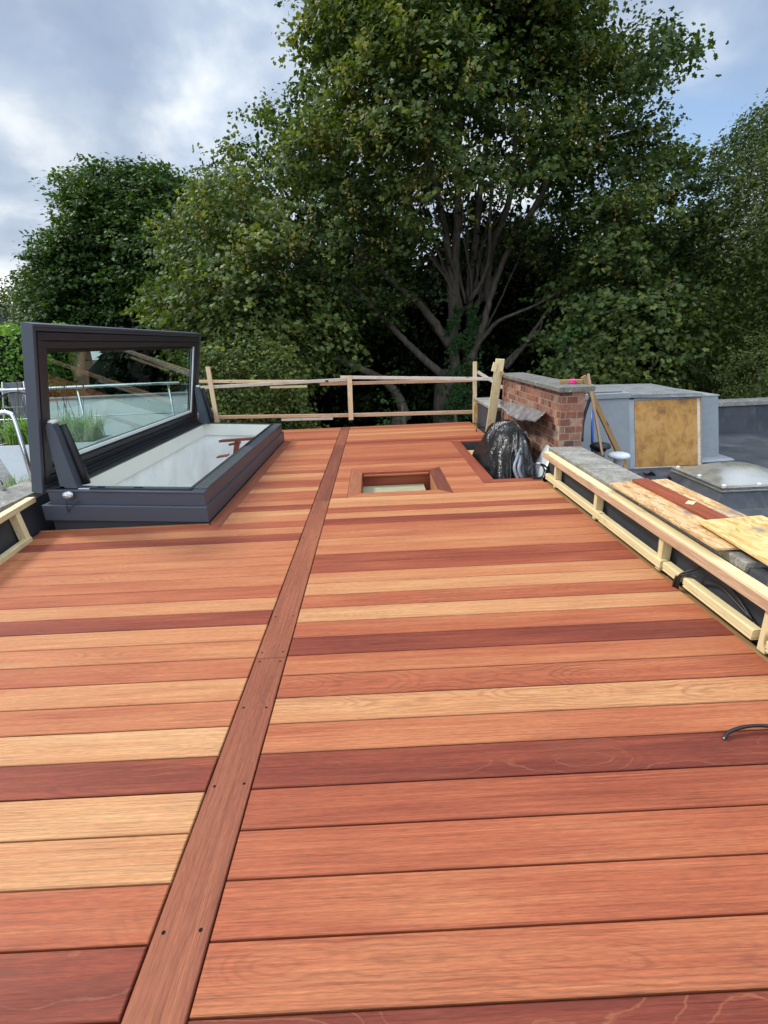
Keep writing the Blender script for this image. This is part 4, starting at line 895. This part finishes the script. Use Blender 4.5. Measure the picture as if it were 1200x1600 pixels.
def leaves(name, pos, nrm, size, tone, kind, mat, parent=None):
    T, F = leaf_template(kind); N = len(pos)
    n = nrm/np.linalg.norm(nrm, axis=1, keepdims=True); r = rng.normal(size=(N, 3)); r[:, 2] -= .8
    x = np.cross(n, r); x /= np.linalg.norm(x, axis=1, keepdims=True)+1e-9; y = np.cross(n, x)
    y = -y; x = np.cross(y, n)
    V = pos[:, None, :]+size[:, None, None]*(T[None, :, 0:1]*x[:, None, :]+T[None, :, 1:2]*y[:, None, :]+T[None, :, 2:3]*n[:, None, :])
    FF = (F[None]+(np.arange(N)*len(T))[:, None, None]).reshape(-1, 3)
    return fast_mesh(name, V.reshape(-1, 3), FF, np.repeat(tone, len(F)), mat, parent)
def inpoly(P, poly):
    x, y = P[:, 0], P[:, 1]; r = np.zeros(len(P), bool); n = len(poly)
    for i in range(n):
        x0, y0 = poly[i]; x1, y1 = poly[(i+1) % n]
        c = ((y0 > y) != (y1 > y)) & (x < (x1-x0)*(y-y0)/((y1-y0) if y1 != y0 else 1e-9)+x0); r ^= c
    return r
def edist(P, poly):
    d = np.full(len(P), 1e9); n = len(poly)
    for i in range(n):
        a = np.array(poly[i], float); b_ = np.array(poly[(i+1) % n], float); e = b_-a; t = np.clip(((P-a)@e)/(e@e), 0, 1); d = np.minimum(d, np.hypot(*(P-a-t[:, None]*e).T))
    return d
def sample_poly(poly, n):
    p = np.array(poly, float); lo, hi = p.min(0), p.max(0); out = np.zeros((0, 2))
    while len(out) < n:
        q = rng.uniform(lo, hi, size=(2*n, 2)); out = np.vstack([out, q[inpoly(q, poly)]])
    return out[:n]
def unproj(P, Y):
    d = Rv[None]*((P[:, 0]-600)/CF)[:, None]-Uv[None]*((P[:, 1]-800)/CF)[:, None]+Fv[None]
    return CP+d*(Y/d[:, 1])[:, None]
_w = rng.normal(size=(14, 3)); _w /= np.linalg.norm(_w, axis=1, keepdims=True); _p = rng.uniform(0, 6.3, 14)
def lump(P, f):
    s_ = np.zeros(len(P))
    for i in range(14): s_ += np.sin(P@_w[i]*f*(1+.25*i/14*3)+_p[i])
    return s_/3.7
def crown(poly, Yc, Tmax, nspray, per, spr, lsize, kind, mat, name, parent, tone_mu=.5, keep=-.6, f=1.6, droop=.4, shell=.75, up=.7, flat=.55, carve=None, clump=0, clr=.8):
    if clump:
        nspray = nspray//clump
    P = sample_poly(poly, nspray); e = edist(P, poly)*Yc/CF
    T = np.minimum(Tmax, np.sqrt(np.maximum(e, 0))*1.5+.2)
    s_ = np.where(rng.random(nspray) < .66, -1, 1)*rng.uniform(shell, 1.05, nspray); ins = rng.random(nspray) < .22; s_[ins] = rng.uniform(-.7, .7, ins.sum())
    C0 = unproj(P, Yc+T*s_); L = lump(C0, f); C = unproj(P, Yc+T*s_*(1+.28*np.clip(L, -1.2, 1.2))); ok = L > keep
    if carve is not None:
        q = ((P[:, 0]-carve[0])/carve[2])**2+((P[:, 1]-carve[1])/carve[3])**2; ok &= ~((q < 1+.5*L) & (s_ < .35) & (rng.random(nspray) < carve[4]))
    C, L, s_ = C[ok], L[ok], s_[ok]; K = None
    if clump:
        K = np.repeat(C, clump, 0); L = np.repeat(L+rng.normal(size=len(L))*.5, clump); th = rng.uniform(0, 2*PI, len(K)); rad = np.sqrt(rng.random(len(K)))*clr*np.repeat(rng.uniform(.6, 1.25, len(C)), clump)
        C = K+np.column_stack([rad*np.cos(th), rad*np.sin(th), .30*clr-.55*rad**2/clr+rng.normal(size=len(K))*.13*clr])
    cen = np.array(C.mean(0)); N = len(C)
    R = C-cen; R /= np.linalg.norm(R, axis=1, keepdims=True)
    if clump: q = C-K+np.array([0, 0, .35*clr]); R = R*.35+q/np.linalg.norm(q, axis=1, keepdims=True); R /= np.linalg.norm(R, axis=1, keepdims=True)
    axis = R*1.0+rng.normal(size=(N, 3))*.45; axis[:, 2] -= droop; axis /= np.linalg.norm(axis, axis=1, keepdims=True)
    tt = rng.uniform(-.5, .5, (N, per)); off = axis[:, None]*tt[..., None]*spr*2.0+rng.normal(size=(N, per, 3))*np.array([1, 1, flat])*spr*.36
    off[..., 2] -= (tt+.5)**2*spr*droop
    pos = (C[:, None]+off).reshape(-1, 3)
    nr = rng.normal(size=(N*per, 3))*.55+np.repeat(R, per, 0)*.55; nr[:, 2] += up
    tone = np.clip(np.repeat(tone_mu+.13*L+rng.normal(size=N)*.13, per)+rng.normal(size=N*per)*.17, 0, 1)
    size = lsize*rng.uniform(.55, 1.15, N*per)
    o = leaves(name, pos, nr, size, tone, kind, mat, parent); return o, C, L
def limb(m, px, Ys, r0, r1, n=9, wob=.012):
    pts = smooth_path([at(x, y, Y) for (x, y), Y in zip(px, Ys)], 6); k = len(pts)
    pts = [p+np.array([rng.normal(), rng.normal(), 0])*wob*min(1, i/4) for i, p in enumerate(pts)]
    m.tube(pts, [r0+(r1-r0)*(i/(k-1))**.8 for i in range(k)], n)

# the big sycamore
syc = empty('sycamore_tree', (2.3, 15, -3.4), 'huge many-stemmed sycamore filling the middle above the far deck fence', 'tree')
S_POLY = [(495, -320), (488, -60), (482, 0), (468, 55), (480, 105), (428, 140), (405, 180), (412, 215), (365, 238), (332, 268), (328, 300), (298, 340), (272, 385), (244, 415), (240, 470), (255, 530), (330, 585), (450, 600), (560, 560), (640, 490), (700, 430), (800, 420), (860, 480), (900, 540), (1000, 560), (1110, 520), (1105, 420), (1098, 330), (1112, 262), (1080, 225), (1040, 245), (1020, 215), (1032, 170), (985, 150), (985, 110), (1010, 60), (975, 10), (985, -60), (960, -320)]
o, C, L = crown(S_POLY, 15., 3.6, 10400, 20, .29, .122, 'sycamore', 'sycamore_leaf', 'crown', syc, .50, -1.2, 1.6, clump=13, clr=.78, flat=.35, carve=(770, 380, 120, 140, .6), droop=.12)
I_POLY = [(510, -320), (500, 0), (460, 150), (400, 240), (330, 300), (280, 390), (260, 470), (330, 560), (470, 570), (600, 470), (800, 400), (900, 500), (1060, 500), (1060, 300), (960, 180), (940, -320)]
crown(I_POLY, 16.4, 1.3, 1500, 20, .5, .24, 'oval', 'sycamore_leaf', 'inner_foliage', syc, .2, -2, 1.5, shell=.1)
# the limb that reaches out to the right, and lower boughs
for poly, yc, ns, tm in (([(960, 130), (990, 95), (1025, 35), (1050, 30), (1065, 55), (1100, 60), (1125, 78), (1100, 95), (1060, 92), (1030, 112), (990, 160)], 13.2, 46, .42),
                     ([(860, 470), (1000, 440), (1130, 455), (1150, 520), (1100, 570), (960, 575), (880, 560), (845, 520)], 12.2, 150, .55),
                     ([(840, 545), (900, 535), (960, 575), (1060, 585), (1080, 610), (960, 605), (860, 590)], 12.0, 60, .6),
                     ([(225, 420), (330, 400), (470, 430), (560, 500), (560, 560), (470, 600), (330, 600), (240, 530)], 12.6, 250, .62)):
    crown(poly, yc, .9, ns, 20, .36, .14, 'sycamore', 'sycamore_leaf', 'bough_foliage', syc, tm, -1.2, 1.6)
crown([(480, 690), (490, 560), (520, 430), (600, 350), (760, 300), (880, 330), (940, 450), (960, 690)], 17.4, .7, 800, 16, .34, .15, 'ivy', 'dark_leaf', 'undergrowth', syc, .35, -.5, 1.6)
m = MB()
limb(m, [(713, 640), (712, 590), (709, 540), (706, 470), (703, 410), (690, 330), (668, 240), (650, 150), (640, 60)], [15, 15, 15, 15, 15, 15, 14.8, 14.6, 14.5], .20, .035, 12)
limb(m, [(735, 640), (737, 585), (738, 520), (733, 460), (740, 400), (748, 320), (760, 220), (770, 100), (780, -50)], [15.4]*9, .19, .04, 12)
limb(m, [(712, 500), (711, 430), (714, 350), (718, 260), (716, 160), (700, 40)], [15.1, 15, 14.9, 14.8, 14.7, 14.6], .17, .04)
limb(m, [(703, 540), (676, 500), (650, 470), (622, 448), (590, 420), (540, 380), (480, 350)], [15, 14.9, 14.7, 14.5, 14.2, 13.8, 13.3], .15, .03)
limb(m, [(694, 588), (672, 570), (645, 545), (617, 516), (600, 500), (560, 455), (500, 420), (420, 400)], [14.8, 14.6, 14.4, 14.1, 13.9, 13.6, 13.2, 12.8], .13, .03)
limb(m, [(636, 655), (622, 620), (606, 600), (575, 582), (530, 562), (470, 530), (420, 505), (370, 470)], [14.5, 14.4, 14.2, 14, 13.7, 13.3, 13, 12.7], .16, .04)
limb(m, [(724, 585), (742, 545), (756, 505), (768, 460), (790, 400), (830, 330), (880, 240), (930, 150)], [14.9, 14.8, 14.7, 14.6, 14.4, 14.1, 13.8, 13.5], .14, .03)
limb(m, [(745, 540), (770, 510), (782, 500), (800, 492), (850, 470), (905, 430), (960, 380)], [14.8, 14.5, 14.3, 14.1, 13.7, 13.3, 13], .07, .02)
limb(m, [(762, 470), (764, 420), (772, 380), (795, 320), (805, 230), (800, 120), (810, 0)], [15.2, 15.1, 15, 14.8, 14.6, 14.5, 14.4], .13, .03)
limb(m, [(733, 470), (752, 440), (764, 400), (766, 330), (772, 270)], [15, 14.9, 14.8, 14.7, 14.6], .08, .03)
limb(m, [(742, 480), (775, 430), (800, 385), (835, 330), (860, 280)], [15.3, 15.2, 15, 14.8, 14.6], .10, .03)
limb(m, [(790, 575), (815, 545), (845, 500), (880, 450), (900, 400)], [14.6, 14.4, 14.2, 14, 13.8], .08, .02)
limb(m, [(770, 590), (800, 555), (840, 520), (848, 500)], [14.7, 14.5, 14.2, 14], .06, .02)
limb(m, [(866, 580), (878, 548), (886, 515), (895, 480)], [12.4]*4, .035, .012)
limb(m, [(880, 600), (930, 570), (990, 562), (1040, 556), (1080, 572), (1110, 590)], [12.8, 12.6, 12.4, 12.3, 12.2, 12.1], .055, .015)
limb(m, [(935, 492), (980, 478), (1030, 455), (1060, 440)], [12.3]*4, .035, .012)
for k in range(17):
    a_ = (k-8)/8+rng.normal()*.06; b0_ = 735+a_*22; y_ = 520-rng.uniform(0, 60); Yk = 15.2+rng.uniform(-.6, .6)
    limb(m, [(b0_, y_), (b0_+a_*28+rng.normal()*5, y_-70), (b0_+a_*75+rng.normal()*8, y_-150), (b0_+a_*120+rng.normal()*12, y_-240)], [15.1, (Yk+15.1)/2, Yk, Yk+rng.uniform(-.5, .2)], rng.uniform(.025, .06), .012, 7)
limb(m, [(860, 200), (910, 160), (960, 130), (1020, 90), (1090, 75)], [14, 13.7, 13.4, 13.2, 13.1], .06, .012)
m.build('trunk', 'bark', syc)
trk = bpy.data.objects['trunk']
m = MB(); m.tube([(2.2, 15.1, -3.39), (2.2, 15.1, -2), (2.15, 15.1, -.5), (2.2, 15.1, .6)], [.55, .48, .42, .35], 14); m.tube([(.55, 14.6, -3.39), (.6, 14.55, -1.5), (.62, 14.5, -.7), tuple(at(636, 655, 14.5))], [.24, .2, .18, .16], 12); m.build('trunk_base', 'bark', syc)
# seed keys
idx = rng.choice(len(C), 900); C2 = C[idx]; sel = C2[:, 1] < 14.6; C2 = C2[sel]; per = 16
pos = np.repeat(C2, per, 0)+rng.normal(size=(len(C2)*per, 3))*np.array([.05, .05, .13])-np.array([0, .25, .12])
nr = rng.normal(size=pos.shape); leaves('seed_clusters', pos, nr, .065*rng.uniform(.7, 1.2, len(pos)), rng.random(len(pos)), 'ivy', 'seed_key', syc)
# ivy climbing the trunk
n = 3000; y0 = rng.uniform(478, 655, n); sw = np.where(rng.random(n) < .28, 24, 0)
base = unproj(np.column_stack([712+rng.normal(size=n)*(5+.05*(y0-478))+sw, y0]), 14.66+rng.uniform(-.14, .14, n)); base = base[(lump(base, 7.) > -.05) | ((y0 > 600) & (rng.random(n) < .4))]; n = len(base)
leaves('ivy', base, rng.normal(size=(n, 3))*.5+np.array([0, -1, .3]), .10*rng.uniform(.6, 1.2, n), rng.random(n)*.7, 'ivy', 'ivy_leaf', syc)

def tree(name, label, poly, Yc, T, ns, per, spr, ls, mat, tone, trunk_px, grp=None, keep=-.6, kind='oval', bark='bark', tr0=.3, f=1.2, flat=.55, droop=.4, up=.7, clump=0, clr=.8):
    b_ = at(*trunk_px[0], Yc); root = empty(name, (b_[0], b_[1], -3.4), label, 'tree', grp)
    crown(poly, Yc, T, ns, per, spr, ls, kind, mat, 'crown', root, tone, keep, f, droop, flat=flat, up=up, clump=clump, clr=clr)
    m = MB(); pts = [(b_[0], b_[1], -3.39)]+[tuple(at(x, y, Yc)) for x, y in trunk_px]; k = len(pts); m.tube(pts, [tr0*(1-.75*i/(k-1)) for i in range(k)], 10)
    m.build('trunk', bark, root); return root
tree('hornbeam_tree', 'dense dark green rounded tree behind the skylight lid, left of the sycamore',
     [(62, 520), (60, 420), (72, 380), (98, 365), (118, 335), (105, 305), (122, 280), (150, 268), (178, 262), (205, 272), (232, 262), (262, 280), (300, 296), (345, 310), (360, 420), (350, 520)],
     22., 3.6, 5600, 22, .42, .20, 'dark_leaf', .55, [(190, 520), (195, 430), (200, 340)], keep=-1.4, f=1.5, flat=.3, droop=.2, up=1.0, clump=11, clr=.95)
tree('small_tree', 'small pale green distant tree at the far left edge below the clouds',
     [(-60, 520), (-50, 450), (0, 458), (15, 446), (32, 452), (40, 432), (70, 420), (80, 520)], 30., 2., 700, 14, .5, .22, 'birch_leaf', .55, [(20, 520), (22, 470)], tr0=.2)
tree('birch_tree', 'tall olive green birch with fine drooping leaves at the right edge',
     [(1078, 640), (1062, 560), (1076, 440), (1095, 340), (1110, 290), (1105, 255), (1130, 232), (1150, 195), (1180, 172), (1215, 150), (1300, 60), (1480, 60), (1500, 640)],
     14.5, 3., 5200, 26, .40, .11, 'birch_leaf', .5, [(1260, 600), (1250, 400), (1245, 200)], keep=-.8, bark='birch_bark', tr0=.16, droop=1.0, f=1.8)
# trees behind the sycamore, deep shade painted into near-black leaves
YB = [(170, 330, 'broad tree with shade-painted leaves filling the gap between hornbeam and sycamore', 250, 470), (400, 620, 'tree directly behind the sycamore stems, deep shade painted into its leaves', 430, 470),
      (620, 900, 'tree with shade-painted leaves standing behind the sycamore trunk and brick wall', 640, 440), (860, 1160, 'tree with shade-painted leaves behind the blue-grey roof box', 1000, 420), (1130, 1420, 'tree with shade-painted leaves behind the birch at right edge', 1250, 380)]
backdrop = [([(150, 660), (180, 520), (260, 470), (380, 460), (460, 520), (480, 680)], 'broad tree behind the skylight lid, leaves painted near-black for shade'),
       ([(400, 690), (410, 480), (480, 400), (600, 380), (690, 420), (720, 690)], 'tree behind the middle fence post, leaves painted near-black for deep shade'),
       ([(620, 700), (640, 440), (740, 360), (860, 350), (930, 430), (960, 700)], 'tall tree behind the sycamore trunk and the brick wall, leaves painted near-black for shade'),
       ([(860, 700), (870, 420), (960, 350), (1080, 350), (1170, 430), (1190, 700)], 'tree behind the blue-grey roof box, leaves painted near-black for shade'),
       ([(1120, 700), (1130, 420), (1230, 330), (1400, 320), (1500, 700)], 'tree behind the birch at the right edge, leaves painted near-black for shade')]
for i, (poly, lab) in enumerate(backdrop):
    Yc = 19.5+(i % 2)*1.2; root = tree('backdrop_tree', lab, poly, Yc, 1.6, 900, 18, .6, .34, 'painted_shade_leaf', .4, [((poly[0][0]+poly[-1][0])/2, 650), ((poly[0][0]+poly[-1][0])/2, 520)], 'trees with painted shade behind the deck', keep=-2)
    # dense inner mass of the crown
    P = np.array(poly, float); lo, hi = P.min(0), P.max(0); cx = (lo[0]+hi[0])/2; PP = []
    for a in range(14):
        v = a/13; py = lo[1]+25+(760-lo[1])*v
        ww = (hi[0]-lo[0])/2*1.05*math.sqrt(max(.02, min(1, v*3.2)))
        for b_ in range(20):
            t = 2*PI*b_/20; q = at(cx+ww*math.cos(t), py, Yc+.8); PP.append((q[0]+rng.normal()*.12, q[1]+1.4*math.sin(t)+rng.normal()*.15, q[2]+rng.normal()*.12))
    MB().grid(PP, 14, 20, True, True).build('inner_foliage', 'painted_shade_leaf', root)
# shrubs at the far edge of the roof
def shrub(name, label, poly, Yc, T, ns, per, spr, ls, kind, mat, tone, cat='shrub', keep=-1.5, grp=None, inner=None):
    P = np.array(poly, float); b_ = at(P[:, 0].mean(), P[:, 1].max(), Yc); root = empty(name, (b_[0], b_[1], -3.4), label, cat, grp)
    crown(poly, Yc, T, ns, per, spr, ls, kind, mat, 'foliage', root, tone, keep, 2.0)
    m = MB(); m.tube([(b_[0], b_[1]+T*.3, -3.39), (b_[0]+.1, b_[1]+T*.3, b_[2]), tuple(at(P[:, 0].mean(), P[:, 1].mean(), Yc+T*.3))], [.09, .07, .03], 8); m.build('stem', 'bark', root)
    return root
shrub('elder_shrub', 'leafy olive-green shrub behind the left end of the timber guard rail', [(290, 680), (300, 560), (330, 525), (400, 520), (455, 550), (480, 600), (500, 690)], 11.4, 1.0, 620, 18, .22, .085, 'ivy', 'sycamore_leaf', .72)
shrub('ivy_clump', 'fresh green ivy clump low behind the guard rail, left of the trunk', [(575, 690), (590, 640), (612, 570), (630, 575), (640, 640), (668, 625), (680, 690)], 11.6, .3, 70, 12, .14, .085, 'ivy', 'ivy_leaf', .5, keep=-.4)
shrub('ivy_clump', 'darker ivy clump around the trunk foot behind the guard rail', [(670, 690), (690, 640), (715, 600), (735, 620), (745, 690)], 11.8, .3, 80, 12, .14, .085, 'ivy', 'ivy_leaf', .3, keep=-.4)
shrub('sapling', 'spindly green sycamore sapling rising beside the brick wall coping', [(845, 590), (850, 560), (880, 505), (900, 480), (920, 520), (905, 560), (930, 590)], 11.2, .4, 36, 12, .2, .12, 'sycamore', 'ivy_leaf', .45, 'sapling', keep=-1)
shrub('birch_shrub', 'low light green bush above the far right parapet', [(1120, 640), (1125, 560), (1160, 520), (1230, 510), (1300, 640)], 11.5, .8, 420, 18, .22, .06, 'oval', 'birch_leaf', .6)
# clipped conifer hedge at left
hg = empty('conifer_hedge', (-10.4, 14.2, -3.4), 'bright yellow-green clipped conifer hedge at the left edge beyond the terrace', 'hedge')
n = 16000; x = rng.uniform(-17, -8.6, n); top = rng.random(n) < .35; z = np.where(top, 2.05+rng.normal(size=n)*.06, rng.uniform(-1, 2.05, n)); y = np.where(top, rng.uniform(13.5, 15, n), 13.5+rng.normal(size=n)*.07)
side = rng.random(n) < .18; x = np.where(side, -8.6+rng.normal(size=n)*.07, x); y = np.where(side, rng.uniform(13.5, 15, n), y)
pos = np.column_stack([x, y, z]); pos += .12*lump(pos, 4.)[:, None]*np.array([.4, 1, 1])
leaves('foliage', pos, rng.normal(size=(n, 3))*.7+np.array([0, -.5, .8]), .13*rng.uniform(.6, 1.2, n), np.clip(.55+.25*lump(pos, 5.)+rng.normal(size=n)*.15, 0, 1), 'oval', 'hedge_leaf', hg)
m = MB(); m.hexa([(-17, 13.6, -3.39), (-8.7, 13.6, -3.39), (-8.7, 14.9, -3.39), (-17, 14.9, -3.39)], [(-17, 13.6, 1.98), (-8.7, 13.6, 1.98), (-8.7, 14.9, 1.98), (-17, 14.9, 1.98)]); m.build('inner_foliage', 'painted_shade_leaf', hg)

# ------------------------------------------------------------------ sky and light
SUN_EL, SUN_AZ = math.radians(46), math.radians(-62)      # azimuth from +Y towards +X
w = bpy.data.worlds.new('World'); sc.world = w; w.use_nodes = True; t = NT(w.node_tree); w.node_tree.nodes.clear()
out = t.n('ShaderNodeOutputWorld'); bg = t.n('ShaderNodeBackground'); bg.inputs[1].default_value = .10
sky = t.n('ShaderNodeTexSky', sky_type='NISHITA', sun_disc=False, sun_elevation=SUN_EL, sun_rotation=SUN_AZ, air_density=1.0, dust_density=1.2)
dv = t.n('ShaderNodeTexCoord').outputs['Generated']; sp = t.n('ShaderNodeSeparateXYZ'); t.l(dv, sp.inputs[0])
den = t.math('ADD', t.math('MAXIMUM', sp.outputs[2], 0.), .22)
cx_ = t.math('DIVIDE', sp.outputs[0], den); cy_ = t.math('DIVIDE', sp.outputs[1], den)
cb = t.n('ShaderNodeCombineXYZ'); t.l(cx_, cb.inputs[0]); t.l(cy_, cb.inputs[1]); cb.inputs[2].default_value = 3.7
n1 = t.noise(t.add(t.scale(dv, 1, 1, 1.7), cb.outputs[0]), 1.25, 8, .54, .25); n2 = t.noise(t.scale(dv, 1, 1, 1.6), 5.2, 8, .56, .3)
def lobe(px, py, k):
    d = at(px, py, 10.)-CP; d = d/np.linalg.norm(d)
    vm = t.n('ShaderNodeVectorMath', operation='DOT_PRODUCT'); nrmz = t.n('ShaderNodeVectorMath', operation='NORMALIZE'); t.l(dv, nrmz.inputs[0]); t.l(nrmz.outputs[0], vm.inputs[0]); vm.inputs[1].default_value = tuple(d)
    return t.math('EXPONENT', t.math('MULTIPLY', t.math('SUBTRACT', vm.outputs['Value'], 1.), k))
bright = t.math('ADD', t.math('ADD', t.math('MULTIPLY', lobe(15, 215, 240), .15), t.math('MULTIPLY', lobe(335, 180, 160), .20)), t.math('ADD', t.math('MULTIPLY', lobe(60, 310, 300), .09), t.math('MULTIPLY', lobe(10, 430, 160), .16)))
bright = t.math('ADD', bright, t.math('MULTIPLY', lobe(70, 40, 90), .10))
dark = t.math('ADD', t.math('ADD', t.math('MULTIPLY', lobe(200, 130, 45), .20), t.math('MULTIPLY', lobe(20, 270, 900), .20)), t.math('MULTIPLY', lobe(20, 370, 700), .14))
cval = t.math('ADD', t.math('SUBTRACT', bright, dark), t.math('ADD', t.math('MULTIPLY', n1, .70), t.math('MULTIPLY', n2, .42)))
unseen_sky_boost = t.math('ADD', t.mapr(sp.outputs[2], .58, .95, 1., 3.2), t.mapr(sp.outputs[1], -.1, -.8, 0., 1.6))  # unseen sky overhead and behind the camera brightened to add light
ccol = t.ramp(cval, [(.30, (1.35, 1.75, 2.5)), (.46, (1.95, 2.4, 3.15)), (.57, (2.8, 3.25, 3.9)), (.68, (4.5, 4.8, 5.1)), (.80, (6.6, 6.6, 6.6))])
sc1 = t.nt.nodes.new('ShaderNodeVectorMath'); sc1.operation = 'SCALE'; t.l(ccol, sc1.inputs[0]); t.l(unseen_sky_boost, sc1.inputs['Scale'])
hole = t.math('ADD', t.math('MULTIPLY', lobe(1065, 245, 260), 1.6), t.math('ADD', t.math('MULTIPLY', lobe(1180, 60, 45), .35), t.math('MULTIPLY', lobe(420, 20, 50), .22)))
cover = t.math('SUBTRACT', t.mapr(n2, .25, .5, .86, 1.0), t.math('MULTIPLY', hole, t.mapr(n1, .35, .65, 1., .5)), None, True)
sky2 = t.nt.nodes.new('ShaderNodeVectorMath'); sky2.operation = 'SCALE'; t.l(sky.outputs[0], sky2.inputs[0]); sky2.inputs['Scale'].default_value = 1.0
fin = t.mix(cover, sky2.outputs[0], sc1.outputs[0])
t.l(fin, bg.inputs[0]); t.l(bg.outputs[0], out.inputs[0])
sl = bpy.data.lights.new('sun', 'SUN'); sl.energy = 1.5; sl.angle = math.radians(10); sl.color = (1, .95, .87)
so = bpy.data.objects.new('sun', sl); COL.objects.link(so)
dv_ = Vector((math.sin(SUN_AZ)*math.cos(SUN_EL), math.cos(SUN_AZ)*math.cos(SUN_EL), math.sin(SUN_EL))); so.rotation_euler = (-dv_).to_track_quat('-Z', 'Y').to_euler()
vs = sc.view_settings; vs.view_transform = 'Standard'; vs.look = 'None'; vs.exposure = 1.0; vs.gamma = 1; vs.use_curve_mapping = False
sc.cycles.max_bounces = 8; sc.cycles.transparent_max_bounces = 12; sc.cycles.sample_clamp_indirect = 6
